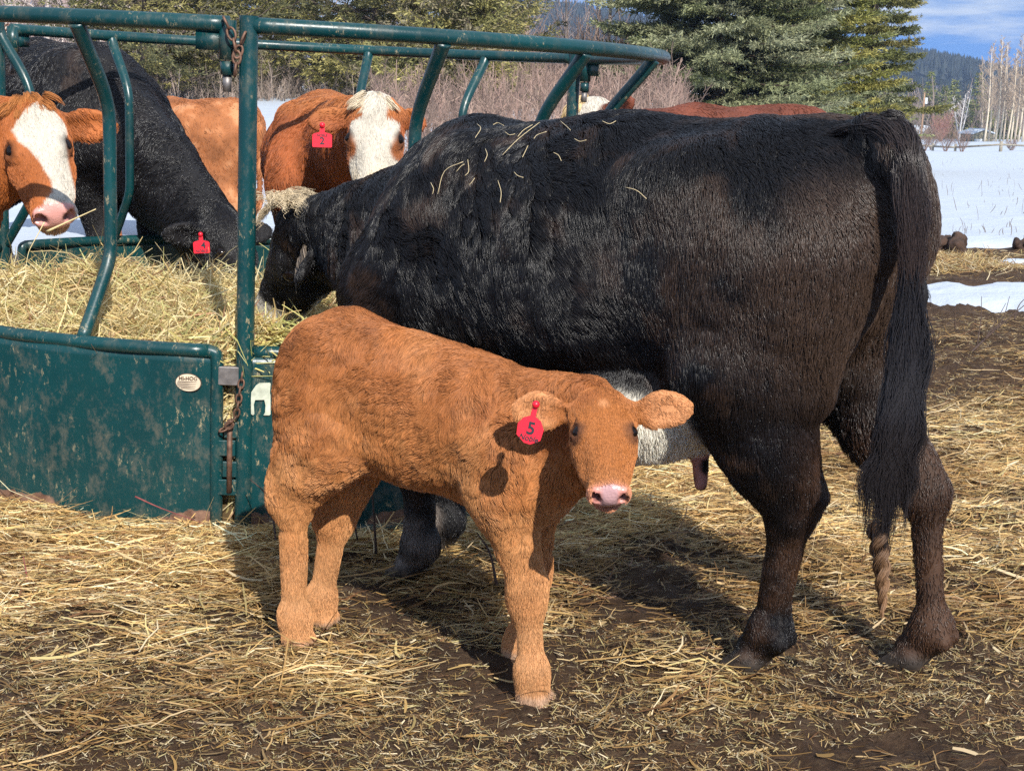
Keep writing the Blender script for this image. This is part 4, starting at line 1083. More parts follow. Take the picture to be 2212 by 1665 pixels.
def conifer(name, label, x, y, H, R, cols, seed, levels=34, per=7, sub=9, dense=3, spray=0.16, base=0.03, droop=0.25, upturn=0.25, group=None, rag=0.3, trunk_c=(0.10, 0.075, 0.055), tr=None, lean=0.0, power=0.85, cat='tree', gap=0.0):
    r = np.random.default_rng(seed); z0 = float(terrain(np.array([x]), np.array([y]), False)[0]) - 0.1
    root = empty(name, (x, y, z0)); tag(root, label, cat, group)
    mb = MB(); k = 14; zz = np.linspace(0, H, k); tr = tr or H * 0.016
    mb.tube(np.stack([lean * zz + 0.03 * np.sin(zz), 0 * zz, zz], 1), tr * (1 - 0.93 * zz / H) + 0.01, 9, col=trunk_c)
    Pp, Dd, Nn, Ln, Wd, Cc = [], [], [], [], [], []
    for lv in range(levels):
        f = base + (1 - base) * (lv + r.random() * 0.6) / levels; z = H * f
        Lm = R * (1 - f) ** power + 0.10
        for b in range(per if f < 0.8 else max(4, per - 2)):
            az = r.random() * 2 * np.pi; L = Lm * (1 - rag + 2 * rag * r.random()) * (0.6 if r.random() < gap else 1)
            da = np.array([math.cos(az), math.sin(az), 0]); s = np.linspace(0, 1, 7)
            zb = z + 0.12 * L * s - droop * L * s ** 1.5 * 1.4 + upturn * L * s ** 3
            pb = np.stack([lean * z + da[0] * L * s, da[1] * L * s, zb], 1)
            if L > 0.35: mb.tube(pb, tr * 0.16 * (1 - 0.85 * s) * min(1, L) + 0.004, 4, cap=False, col=np.array(trunk_c) * 0.9)
            ns = max(3, int(sub * (0.35 + L / max(R, 0.1))))
            bc = cols[r.integers(len(cols))] * (0.75 + 0.5 * r.random())
            for q in range(ns):
                t = 0.22 + 0.78 * (q + r.random()) / ns; c = np.array([np.interp(t, s, pb[:, a]) for a in range(3)]); side = 1 if q % 2 else -1
                yaw = az + side * (0.95 - 0.35 * t) + r.normal(0, 0.15); sl = (0.42 * L * (1 - 0.75 * t) + 0.10) * (0.7 + 0.5 * r.random())
                dv = np.array([math.cos(yaw), math.sin(yaw), -0.18 + 0.2 * t + r.normal(0, 0.1)]); dv /= np.linalg.norm(dv)
                m = max(dense, int(dense * sl / spray * 1.1)); e = r.random(m)
                Pp.append(c + dv * (sl * e)[:, None] + r.normal(0, 0.02, (m, 3)))
                dd = dv + 0.55 * r.normal(size=(m, 3)); Dd.append(dd); Nn.append(r.normal(size=(m, 3)) + np.array([0, 0, 0.7]))
                Ln.append(spray * (0.6 + 0.8 * r.random(m))); Wd.append(spray * 0.13 * (0.6 + 0.8 * r.random(m)))
                Cc.append(np.broadcast_to(bc, (m, 3)) * (0.7 + 0.6 * r.random((m, 1))))
    P0 = np.vstack(Pp); D = unit(np.vstack(Dd)); N = unit(np.vstack(Nn)); N = unit(N - D * (N * D).sum(1)[:, None])
    V, F = kites(P0, D, N, np.concatenate(Ln), np.concatenate(Wd))
    mb.build('trunk', M_TWIG, root); mesh_np('crown', V, F, M_NEEDLE, False, root, fcol=np.clip(np.vstack(Cc), 0.001, 1))
    return root

def bare_tree(name, label, x, y, H, seed, col, tcol, limbs=26, spread=0.22, r0=0.10, start=0.35, group=None, twigs=6, stems=1, lean=0.02, cat='tree', zoff=0.0, tmin=0.0035):
    r = np.random.default_rng(seed); z0 = float(terrain(np.array([x]), np.array([y]), False)[0]) - 0.1 + zoff
    root = empty(name, (x, y, z0)); tag(root, label, cat, group)
    mb = MB(); cb = MB()
    for st in range(stems):
        lx, ly = (r.normal(0, lean), r.normal(0, lean)) if stems == 1 else (math.cos(st * 2.4) * spread * 0.9, math.sin(st * 2.4) * spread * 0.9)
        h = H * (1 if st == 0 else 0.75 + 0.25 * r.random()); zz = np.linspace(0, h, 9)
        P_ = np.stack([lx * zz + 0.012 * h * np.sin(zz / h * 5 + st), ly * zz + 0.012 * h * np.cos(zz / h * 4), zz], 1)
        mb.tube(P_, r0 * (1 - 0.9 * zz / h) + 0.006, 6, col=col)
        for q in range(limbs):
            f = start + (1 - start) * (q + r.random()) / limbs; c = np.array([np.interp(f * h, zz, P_[:, a]) for a in range(3)])
            az = r.random() * 2 * np.pi; L = H * spread * (1.1 - f) * (0.5 + 0.8 * r.random()) + 0.2; up = 0.7 + 0.7 * r.random()
            d = unit(np.array([math.cos(az), math.sin(az), up])); s = np.linspace(0, 1, 4)
            pl = c + d * (L * s)[:, None] + np.array([0, 0, 1.0]) * (0.12 * L * s ** 2)[:, None]
            cb.tube(pl, r0 * 0.22 * (1 - 0.8 * s) * (1.2 - f) + 0.003, 4, cap=False, col=np.array(tcol) * (0.8 + 0.4 * r.random()))
            for w in range(twigs):
                t = 0.3 + 0.7 * r.random(); b = np.array([np.interp(t, s, pl[:, a]) for a in range(3)]); dd = unit(d + 0.6 * r.normal(size=3) + [0, 0, 0.35]); l2 = L * (0.25 + 0.3 * r.random())
                cb.tube([b, b + dd * l2 * 0.55, b + dd * l2 + [0, 0, 0.06 * l2]], [0.5 * r0 * 0.1 + tmin, tmin * 1.1, tmin * 0.6], 3, cap=False, col=np.array(tcol) * (0.75 + 0.5 * r.random()))
    mb.build('trunk', M_TWIG, root); cb.build('crown', M_TWIG, root)
    return root

def brush(name, label, n, box, hrange, cols, seed, w=0.006, kids=9):
    """leafless thicket nobody could count: stems with side twigs as thin blades"""
    r = np.random.default_rng(seed); u0, u1, d0, d1 = box
    d = d0 + (d1 - d0) * r.random(n); u = u0 + (u1 - u0) * r.random(n); x = (u - 1105.5) / FPX * d
    z = terrain(x, d, False); h = hrange[0] + (hrange[1] - hrange[0]) * r.random(n) ** 1.3
    nv = vnoise(np.stack([x * 0.35, d * 0.35, 0 * x], 1), 1.0, seed); h = h * (0.75 + 0.5 * nv) * np.clip(d / 38, 0.4, 1.2)
    c = np.asarray(cols)[r.integers(len(cols), size=n)] * (0.7 + 0.6 * r.random((n, 1)))
    lean = r.normal(0, 0.22, (n, 2)); D = unit(np.stack([lean[:, 0], lean[:, 1], np.ones(n)], 1))
    P0 = np.stack([x, d, z], 1) + D * (h * 0.5)[:, None]; N = unit(np.stack([r.normal(0, 0.3, n), -np.ones(n), r.normal(0, 0.2, n)], 1)); N = unit(N - D * (N * D).sum(1)[:, None])
    V1, F1 = ribbons(P0, D, N, h, w * (0.6 + 0.9 * r.random(n)) * (0.5 + h / hrange[1]), r.normal(0, 0.12, n), r, 4, 0.012)
    m = n * kids; k = np.repeat(np.arange(n), kids); t = 0.15 + 0.8 * r.random(m)
    b = np.stack([x, d, z], 1)[k] + D[k] * (h[k] * t)[:, None]; Dk = unit(np.stack([r.normal(0, 0.8, m), r.normal(0, 0.8, m), 0.6 + 0.5 * r.random(m)], 1)); L = h[k] * (0.12 + 0.32 * r.random(m)) * (1.15 - 0.6 * t)
    Nk = unit(np.stack([r.normal(0, 0.4, m), -np.ones(m), r.normal(0, 0.4, m)], 1)); Nk = unit(Nk - Dk * (Nk * Dk).sum(1)[:, None])
    V2, F2 = ribbons(b + Dk * (L * 0.5)[:, None], Dk, Nk, L, w * (0.28 + 0.4 * r.random(m)), r.normal(0, 0.3, m), r, 4, 0.02)
    fc = np.vstack([np.repeat(c, 3, 0), np.repeat(c[k] * (0.85 + 0.4 * r.random((m, 1))), 3, 0)])
    tag(mesh_np(name, np.vstack([V1, V2]), np.vstack([F1, F2 + len(V1)]), M_TWIG, False, fcol=np.clip(fc, 0.001, 1)), label, None, None, 'stuff')

def build_trees():
    BLUE = np.array([(0.20, 0.215, 0.105), (0.245, 0.255, 0.135), (0.13, 0.15, 0.06), (0.285, 0.29, 0.17)])
    OLIVE = np.array([(0.22, 0.22, 0.055), (0.27, 0.26, 0.07), (0.14, 0.15, 0.04), (0.31, 0.28, 0.08)])
    DARK = np.array([(0.14, 0.145, 0.05), (0.20, 0.19, 0.06), (0.085, 0.095, 0.04), (0.25, 0.22, 0.075)])
    PINE = np.array([(0.21, 0.20, 0.075), (0.27, 0.245, 0.085), (0.15, 0.145, 0.065), (0.32, 0.28, 0.10), (0.21, 0.18, 0.11)])
    g1 = 'big spruces beyond the cows'
    conifer('spruce_tree', 'bushy blue green spruce beside the end of the feeder rail', at(1540, 34), 34, 10.5, 3.0, BLUE, 101, 46, 10, 15, 9, 0.105, 0.01, 0.22, 0.2, g1, 0.25)
    conifer('spruce_tree', 'sage green spruce behind the dark red cow back', at(1660, 38), 38, 11.5, 2.9, BLUE * 0.95, 102, 46, 9, 14, 9, 0.105, 0.01, 0.22, 0.2, g1, 0.25)
    conifer('spruce_tree', 'yellow green spruce between the sage and the dark spruce', at(1748, 36), 36, 10.0, 1.75, OLIVE, 103, 46, 9, 13, 9, 0.10, 0.01, 0.2, 0.22, g1, 0.28)
    conifer('spruce_tree', 'tall dark spruce with long ragged boughs against the sky', at(1858, 40), 40, 13.5, 1.55, DARK, 104, 33, 8, 17, 9, 0.11, 0.12, 0.26, 0.26, g1, 0.5, (0.07, 0.055, 0.045), 0.2, 0.012)
    conifer('spruce_tree', 'shaded spruce half hidden behind the bushy blue green spruce', at(1432, 44), 44, 10.5, 2.4, BLUE * 0.8, 105, 36, 8, 10, 3, 0.17, 0.02, 0.25, 0.2, g1, 0.35)
    g2 = 'ragged pines behind the feeder'
    for i, (u, d, H, R, lb) in enumerate(((330, 33, 9.0, 2.4, 'olive pine above the neck of the black cow with tag 4'), (455, 36, 10.0, 2.7, 'broad olive pine just behind the chained post'), (690, 40, 9.5, 2.6, 'thin grey olive pine right of the chained post'),
                                  (820, 35, 9.0, 2.2, 'yellowish pine above the white faced cow'), (960, 33, 7.4, 2.2, 'olive pine near the middle of the feeder rail'), (1055, 38, 6.4, 1.9, 'small dense pine left of the gap to the far hill'),
                                  (1010, 29, 3.0, 1.5, 'low young pine under the feeder rail'), (590, 46, 11, 2.6, 'tall sparse pine behind the other pines'))):
        conifer('pine_tree', lb, at(u, d), d, H, R, PINE * (0.95 + 0.08 * (i % 4)), 120 + i, 28, 8, 10, 6, 0.12, 0.04, 0.05, 0.28, g2, 0.5, (0.13, 0.10, 0.085), None, 0, 0.6, 'tree', 0.35)
    G1 = np.array([(0.22, 0.165, 0.135), (0.26, 0.20, 0.165), (0.15, 0.12, 0.095), (0.34, 0.27, 0.22)])
    PK = np.array([(0.25, 0.165, 0.135), (0.21, 0.145, 0.12), (0.31, 0.22, 0.175), (0.16, 0.115, 0.095)])
    brush('brush', 'leafless grey brush thicket behind the feeder', 2300, (-90, 960, 32, 46), (0.4, 1.5), G1, 140, 0.007, 16)
    brush('brush', 'pinkish leafless willow thicket below the far hill', 4300, (815, 1480, 17, 52), (0.4, 2.1), PK, 141, 0.007, 16)
    brush('brush', 'pale tall leafless saplings at the left edge of the wood', 520, (-90, 420, 44, 60), (4, 10), np.array([(0.46, 0.38, 0.34), (0.52, 0.45, 0.40), (0.36, 0.27, 0.25)]), 142, 0.020, 12)
    brush('brush', 'bare brown scrub in the far wood edge', 1500, (1780, 2230, 250, 330), (3, 9), np.array([(0.20, 0.155, 0.13), (0.26, 0.20, 0.17), (0.16, 0.13, 0.10)]), 143, 0.05, 8)
    r = np.random.default_rng(150)
    g3 = 'bare birches at the left edge'
    for i, (u, d) in enumerate(((28, 46), (62, 52), (118, 44), (160, 50), (236, 48), (275, 54))):
        bare_tree('birch_tree', ('slim', 'leaning', 'pale', 'crooked', 'grey', 'thin')[i] + ' bare birch ' + ('at the far left above the red cow', 'second from the left edge', 'left of the nearest bent bar', 'above the nearest bent bar', 'right of the nearest bent bar', 'beside the olive pine')[i],
                  at(u, d), d, 10 + 2 * r.random(), 151 + i, (0.52, 0.46, 0.42), (0.38, 0.29, 0.26), 22, 0.2, 0.075, 0.12, g3, 5)
    for i, (u, d, H) in enumerate(((720, 42, 6.5), (655, 46, 7.5), (1130, 48, 6.2), (1215, 52, 6.8), (1300, 46, 8.2))):
        bare_tree('bare_tree', ('leafless grey tree right of the chained post', 'leafless tree just behind the chained post', 'pale leafless tree under the far hill, left one', 'pale leafless tree under the middle of the far hill', 'tall leafless tree left of the big spruces')[i],
                  at(u, d), d, H, 160 + i, (0.34, 0.28, 0.24), (0.36, 0.27, 0.23), 26, 0.25, 0.07, 0.1, 'leafless trees behind the feeder', 7)
    # right distance
    g4 = 'tall bare aspens at the right edge'
    wh = ('first', 'second', 'third', 'fourth', 'fifth', 'sixth', 'seventh', 'eighth', 'ninth', 'tenth', 'eleventh', 'twelfth', 'thirteenth', 'fourteenth')
    us = (2104, 2112, 2121, 2130, 2136, 2144, 2152, 2160, 2168, 2176, 2184, 2193, 2203, 2218)
    for i, u in enumerate(us):
        d = 225 + 20 * r.random()
        bare_tree('aspen_tree', 'tall bare pale aspen, %s trunk of the clump counted from the shed' % wh[i], at(u, d), d, 13.5 + 4 * r.random(), 170 + i, (0.66, 0.56, 0.42) if i % 3 else (0.50, 0.41, 0.31), (0.44, 0.34, 0.25), 60, 0.15, 0.18, 0.28, g4, 12, 1, 0.035, tmin=0.017)
    g5 = 'small spruces around the shed'
    SP = np.array([(0.21, 0.23, 0.07), (0.27, 0.28, 0.085), (0.15, 0.17, 0.06)])
    for i, (u, d, H, R, lb) in enumerate(((1990, 265, 12.5, 2.9, 'dark spruce right behind the utility pole'), (2021, 262, 9.5, 2.6, 'short olive spruce behind the red bush'), (2041, 268, 11.0, 2.7, 'grey green spruce left of the white forked birch'), (2092, 262, 12.0, 3.0, 'pointed spruce standing behind the shed'),
                                     (2074, 266, 7.0, 2.5, 'low dense spruce left of the pointed one'), (2112, 270, 6.5, 2.4, 'low dark spruce at the right end of the shed'), (2160, 255, 5.5, 2.2, 'small dark spruce among the aspen trunks'), (1946, 280, 7.5, 2.6, 'dim spruce seen past the cow rump'))):
        conifer('spruce_tree', lb, at(u, d), d, H, R, SP, 190 + i, 22, 8, 6, 3, 0.55, 0.02, 0.25, 0.15, g5, 0.25)
    bare_tree('birch_tree', 'white forked birch left of the shed', at(2057, 250), 250, 9.5, 201, (0.72, 0.68, 0.64), (0.60, 0.55, 0.52), 12, 0.22, 0.15, 0.35, None, 7, 4, tmin=0.02)
    bare_tree('red_bush', 'rounded leafless reddish bush left of the shed', at(2018, 235), 235, 5.2, 202, (0.33, 0.17, 0.13), (0.42, 0.22, 0.17), 26, 0.42, 0.07, 0.05, None, 8, 9, cat='bush')
    for i, (u, d) in enumerate(((2000, 105), (2030, 98), (2065, 96), (1985, 100), (2170, 104))):
        bare_tree('bare_shrub', ('bare shrub against the left end of the fence', 'bare shrub in front of the fence rail', 'rusty shrub left of the nearer fence post', 'scrubby shrub beside the cow tail', 'low bare shrub between the fence posts')[i], at(u, d), d, 1.7 if i != 4 else 0.9, 210 + i, (0.22, 0.14, 0.11), (0.28, 0.19, 0.15), 14, 0.4, 0.02, 0.1, 'shrubs along the fence', 5, 6, cat='shrub')

def build_hill():
    us = np.linspace(-300, 2600, 180)
    rv = np.interp(us, [-300, 400, 900, 1090, 1180, 1280, 1340, 1500, 1700, 1900, 1960, 2050, 2130, 2211, 2600], [70, 60, 50, 42, 46, 58, 70, 95, 120, 138, 148, 164, 182, 196, 205])
    d1 = 900.0; x = (us - 1105.5) / FPX * d1; zt = CAMZ + (HOR - rv) / FPX * d1
    rows = []; n = len(us)
    for f, dd in ((0.0, 430), (0.10, 520), (0.3, 620), (0.62, 760), (0.86, 840), (1.0, 900), (0.9, 1000), (0.0, 1400)):
        xx = (us - 1105.5) / FPX * dd; g = -15.0
        rows.append(np.stack([xx, np.full(n, float(dd)), g + (zt - g) * f + 2.5 * fbm(np.stack([xx, 0 * xx + dd, 0 * xx], 1), 0.012, 81, 3) * (f > 0)], 1))
    V = np.vstack(rows); i = np.arange(len(rows) - 1)[:, None] * n; j = np.arange(n - 1)[None]
    Q = np.stack([i + j, i + j + 1, i + n + j + 1, i + n + j], -1).reshape(-1, 4)
    tag(mesh_np('hill', V, Q, mat_plain('hill_ground', (0.11, 0.09, 0.10), 0.9, noise=0.4, nscale=0.02), True), 'long wooded ridge on the horizon', None, None, 'structure')
    r = np.random.default_rng(82); m = 5200
    dd = np.where(r.random(m) < 0.55, 840 + 75 * r.random(m), 560 + 320 * r.random(m)); uu = np.where(r.random(m) < 0.55, 1880 + 380 * r.random(m), 1000 + 450 * r.random(m))
    xx = (uu - 1105.5) / FPX * dd
    zr = np.interp(uu, us, zt); fz = np.interp(dd, [430, 520, 620, 760, 840, 900, 1000], [0, 0.1, 0.3, 0.62, 0.86, 1, 0.9]); zz = -15 + (zr + 15) * fz
    keep = (dd > 820) | (vnoise(np.stack([xx * 0.02, dd * 0.02, 0 * xx], 1), 1, 5) > 0.05); xx, dd, zz = xx[keep], dd[keep], zz[keep]; m = len(xx)
    H = 7 + 7 * r.random(m); R = H * (0.16 + 0.08 * r.random(m)); Vs, Fs, Cs = [], [], []
    sg = 6; a = np.linspace(0, 2 * np.pi, sg, endpoint=False)
    tiers = ((0.04, 1.0, 0.45), (0.28, 0.8, 0.70), (0.52, 0.55, 1.0))
    nv = 0
    for b, w, t in tiers:
        rr = R[:, None] * w * (0.75 + 0.5 * r.random((m, sg)))
        ring = np.stack([xx[:, None] + rr * np.cos(a), dd[:, None] + rr * np.sin(a), np.broadcast_to((zz + H * b)[:, None], (m, sg)) + 0.06 * H[:, None] * r.normal(size=(m, sg))], -1)
        tip = np.stack([xx, dd, zz + H * t], 1)[:, None]
        V_ = np.concatenate([ring, tip], 1).reshape(-1, 3); o = np.arange(m)[:, None] * (sg + 1) + nv; jj = np.arange(sg)[None]
        Fs.append(np.stack([o + jj, o + (jj + 1) % sg, np.broadcast_to(o + sg, (m, sg))], -1).reshape(-1, 3)); Vs.append(V_); nv += len(V_)
        Cs.append(np.repeat(np.array([(0.018, 0.026, 0.022)]) * (0.6 + 0.9 * r.random((m, 1))), sg, 0))
    tag(mesh_np('forest', np.vstack(Vs), np.vstack(Fs), M_NEEDLE, False, fcol=np.vstack(Cs)), 'dark conifer forest covering the far ridge', None, None, 'stuff')

def build_far_things():
    M_W = mat_plain('weathered_board', (0.26, 0.23, 0.15), 0.85, noise=0.45, nscale=1.2); M_GR = mat_plain('green_board', (0.05, 0.095, 0.075), 0.8, noise=0.2, nscale=3)
    M_RS = mat_plain('snowy_roof', (0.62, 0.68, 0.74), 0.7); M_POLE = mat_plain('pole_wood', (0.36, 0.22, 0.13), 0.85, noise=0.25, nscale=6)
    M_RAIL = mat_plain('grey_rail', (0.27, 0.24, 0.19), 0.9, noise=0.3, nscale=5); M_WH = mat_plain('white_enamel', (0.7, 0.74, 0.76), 0.5); M_GREY = mat_plain('grey_roof', (0.20, 0.20, 0.22), 0.8, noise=0.2, nscale=1)
    gz = lambda x, y: float(terrain(np.array([x]), np.array([y]), False)[0])
    def shed(name, label, u, d, w, l, h, rise, yaw, mw, ms, mr, cat='shed', panel=True):
        x = at(u, d); z = gz(x, d); root = empty(name, (x, d, z - 0.05)); root.rotation_euler.z = yaw; tag(root, label, cat)
        mb = MB(); V = [(-w / 2, -l / 2, 0), (w / 2, -l / 2, 0), (w / 2, -l / 2, h), (0, -l / 2, h + rise), (-w / 2, -l / 2, h)]
        mesh_np('gable_wall', np.array(V), [np.array([(0, 1, 2, 4)]), np.array([(4, 2, 3)])], mw, False, root)
        V2 = [(a, l / 2, c) for a, b, c in V]; mesh_np('gable_wall', np.array(V2), [np.array([(1, 0, 4, 2)]), np.array([(2, 4, 3)])], mw, False, root)
        for sx in (-1, 1):
            mb = MB(); mb.box((sx * (w / 2 - 0.03), 0, h / 2), (0.03, 0, 0), (0, l / 2 - 0.01, 0), (0, 0, h / 2)); mb.build('side_wall', ms, root, False)
            mb = MB(); e = unit(np.array([w / 2, 0, -rise])); L = math.hypot(w / 2, rise) / 2 + 0.18
            mb.box((sx * (w / 4 + 0.06), 0, h + rise / 2 + 0.06), np.array([sx * e[0], 0, e[2]]) * L, (0, l / 2 + 0.3, 0), np.array([sx * -e[2], 0, e[0]]) * 0.09); mb.build('roof_slope', mr, root, False)
        if panel:
            mb = MB(); mb.box((-w * 0.22, -l / 2 - 0.03, 0.35), (w * 0.2, 0, 0), (0, 0.02, 0), (0, 0, 0.32)); mb.build('door_panel', M_WH, root, False)
    shed('garden_shed', 'small boarded shed with snowy gable roof and green side wall', 2094, 240, 3.9, 3.4, 1.55, 0.6, 0.32, M_W, M_GR, M_RS)
    shed('farm_house', 'low house with snow on its roof beside the utility pole', 1952, 262, 7.0, 6, 1.1, 1.3, 1.0, M_W, M_W, M_RS, 'house', False)
    shed('grey_barn', 'grey roofed barn glimpsed between the dark spruce boughs', 1922, 300, 7.5, 9, 2.6, 2.0, 0.5, M_GREY, M_GREY, M_GREY, 'barn', False)
    def pole(u, vt, d, h, label, box):
        x = at(u, d); zt = CAMZ + (HOR - vt) / FPX * d; root = empty('utility_pole', (x, d, zt - h)); tag(root, label, 'utility pole', 'utility poles by the far field')
        mb = MB(); mb.tube([(-0.25, 0, 0), (0, 0, h * 0.5), (0.12, 0, h)], [0.17, 0.14, 0.11], 9); mb.build('shaft', M_POLE, root)
        if box: 
            mb = MB(); mb.tube([(0.42, 0, h * 0.78), (0.42, 0, h * 0.9)], 0.24, 12); mb.box((0.2, 0, h * 0.85), (0.14, 0, 0), (0, 0.04, 0), (0, 0, 0.05)); mb.build('transformer', M_WH, root, False)
    pole(1977, 200, 245, 8.5, 'bare wooden utility pole with a pale transformer can', True)
    pole(2208, 165, 205, 9.6, 'bare wooden utility pole at the right edge in front of the aspens', False)
    root = empty('field_fence', (at(2080, 100), 100, gz(at(2080, 100), 100))); tag(root, 'low grey rail fence crossing the snow field', 'fence'); o = np.array(root.location)
    pts = [(1930, 104, 303), (2002, 102, 309), (2050, 100, 311), (2147, 97, 305), (2206, 100, 308), (2285, 102, 310)]
    tops = []
    for i, (u, d, vt) in enumerate(pts):
        x = at(u, d); zt = CAMZ + (HOR - vt) / FPX * d; z0 = gz(x, d); tops.append(np.array([x, d, zt])); mb = MB(); mb.tube([np.array([x, d, z0 - 0.2]) - o, np.array([x + 0.03, d, zt + 0.12]) - o], 0.09 if i != 3 else 0.12, 8); mb.build('post', M_RAIL, root)
    for a, b in zip(tops[:-1], tops[1:]):
        mb = MB(); mb.tube([a - o - [0, 0.1, 0.1], b - o - [0, 0.1, 0.1]], 0.075, 6); mb.build('rail', M_RAIL, root)
    # dung clods at the snow edge
    M_CL = mat_plain('clod', (0.055, 0.030, 0.020), 0.9, noise=0.5, nscale=14, bump=0.8)
    for i, (u, v, d, s, lb) in enumerate(((2036, 512, 12.2, 0.10, 'upper dark brown dung clod at the snow edge'), (2058, 518, 12.1, 0.115, 'largest dark brown dung clod, right side of the pair at the snow edge'), (2209, 520, 12.3, 0.07, 'lone dark clod at the right edge of the snow line'))):
        B = Beast((0, 0), (1, 0)); r = np.random.default_rng(300 + i); c = np.array([at(u, d), d, float(terrain(np.array([at(u, d)]), np.array([d]), False)[0]) + s * 0.75])
        for q in range(9): B.el(c + s * 0.55 * r.normal(size=3) * [1, 0.8, 0.6], s * (0.35 + 0.35 * r.random(3)), None, 0.03)
        B.surface(0.012); B.V = B.V + B.N * (0.012 * fbm(B.V, 30, 3, 3))[:, None]
        tag(mesh_np('dung_clod', B.V, B.Q, M_CL, True), lb, 'clod', 'dung clods at the snow edge')

def build_twigs():
    M_DK = mat_plain('dark_twig', (0.06, 0.035, 0.025), 0.8, noise=0.4, nscale=80); M_RD = mat_plain('red_twig', (0.20, 0.05, 0.045), 0.7, noise=0.3, nscale=80)
    def tw(name, lb, pts, rad, mat, cat='twig', group=None):
        p = smooth_path([P(*q) for q in pts], 6); c = p[0].copy(); mb = MB(); mb.tube(p - c, np.linspace(rad, rad * 0.35, len(p)), 7)
        o = mb.build(name, mat); o.location = c; tag(o, lb, cat, group)
    g = 'twigs standing in the straw'
    tw('twig', 'straight dark twig upright under the calf belly', [(812, 1195, 3.95), (808, 1120, 3.93), (801, 1030, 3.92)], 0.0045, M_DK, group=g)
    tw('twig', 'thin dark twig leaning beside the calf hind leg', [(772, 1165, 3.95), (760, 1110, 3.93), (748, 1075, 3.92)], 0.003, M_DK, group=g)
    tw('twig', 'long dark bent twig reaching up from the hinge gap', [(600, 1205, 4.15), (588, 1110, 4.2), (572, 1065, 4.25), (540, 1035, 4.3)], 0.004, M_DK, group=g)
    tw('twig', 'knobbly dark twig left of the calf foreleg', [(1072, 1262, 3.62), (1058, 1195, 3.65), (1030, 1150, 3.68)], 0.0045, M_DK, group=g)
    tw('twig', 'red barked twig lying against the feeder panel', [(292, 1072, 4.28), (350, 1098, 4.25), (440, 1130, 4.2)], 0.003, M_RD, group=g)
    tw('twig', 'short red twig standing in the straw at the far left', [(64, 1290, 3.75), (58, 1245, 3.77), (50, 1200, 3.78)], 0.0035, M_RD, group=g)
    g2 = 'bare twigs sticking out of the snow patch'
    for i, pts in enumerate((([2098, 760, 7.4], [2140, 720, 7.6], [2211, 660, 7.8]), ([2140, 716, 7.6], [2165, 690, 7.7], [2180, 640, 7.8]), ([2110, 745, 7.5], [2118, 690, 7.6], [2119, 640, 7.7]), ([2062, 712, 7.9], [2062, 690, 7.9], [2062, 664, 7.9]), ([2128, 730, 7.5], [2150, 695, 7.6], [2172, 655, 7.7]), ([2190, 690, 7.8], [2200, 660, 7.9], [2218, 640, 7.9]))):
        tw('bare_twig', ('thickest bare twig lying slantwise in front of the snow patch', 'forked bare twig tip standing against the snow patch', 'upright bare twig in the middle of the snow patch', 'short straight twig next to the cow tail', 'slanting thin twig crossing the snow patch', 'slender twig at the right edge of the snow patch')[i], pts, 0.007 if i == 0 else 0.004, M_DK, group=g2)
    # weed stalks poking out of the snow field
    r = np.random.default_rng(77); mb = None
    V, F = [], []
    n = 110; y = 13 + 60 * r.random(n) ** 2; u = 1990 + 240 * r.random(n); x = (u - 1105.5) / FPX * y; z = terrain(x, y, False) + 0.08
    L = 0.05 + 0.14 * r.random(n) ** 2; D = unit(np.stack([r.normal(0, 0.3, n), r.normal(0, 0.2, n), np.ones(n)], 1)); N = np.tile([0, -1.0, 0], (n, 1)); N = unit(N - D * (N * D).sum(1)[:, None])
    V, F = ribbons(np.stack([x, y, z], 1) + D * (L * 0.5)[:, None], D, N, L, 0.0018 + 0.0018 * r.random(n), r.normal(0, 0.3, n), r, 4)
    tag(mesh_np('dry_grass', V, F, M_TWIG, False, fcol=np.broadcast_to(np.array([0.12, 0.09, 0.07]), (len(F), 3))), 'dry weed stalks poking through the snow field', None, None, 'stuff')
    # straw in the red cow's mouth, and wisps on the backs
    M_S1 = mat_plain('pale_stalk', (0.72, 0.58, 0.30), 0.5)
    tw('straw_stalk', 'long pale straw stalk held in the mouth of the red cow with the blaze', [(102, 500, 5.02), (150, 478, 5.0), (207, 452, 4.98)], 0.0045, M_S1, 'straw stalk')
    tw('straw_stalk', 'thin bent straw dangling below the mouth of the red cow with the blaze', [(96, 480, 5.04), (80, 510, 5.03), (62, 545, 5.02), (54, 590, 5.0)], 0.002, M_S1, 'straw stalk')

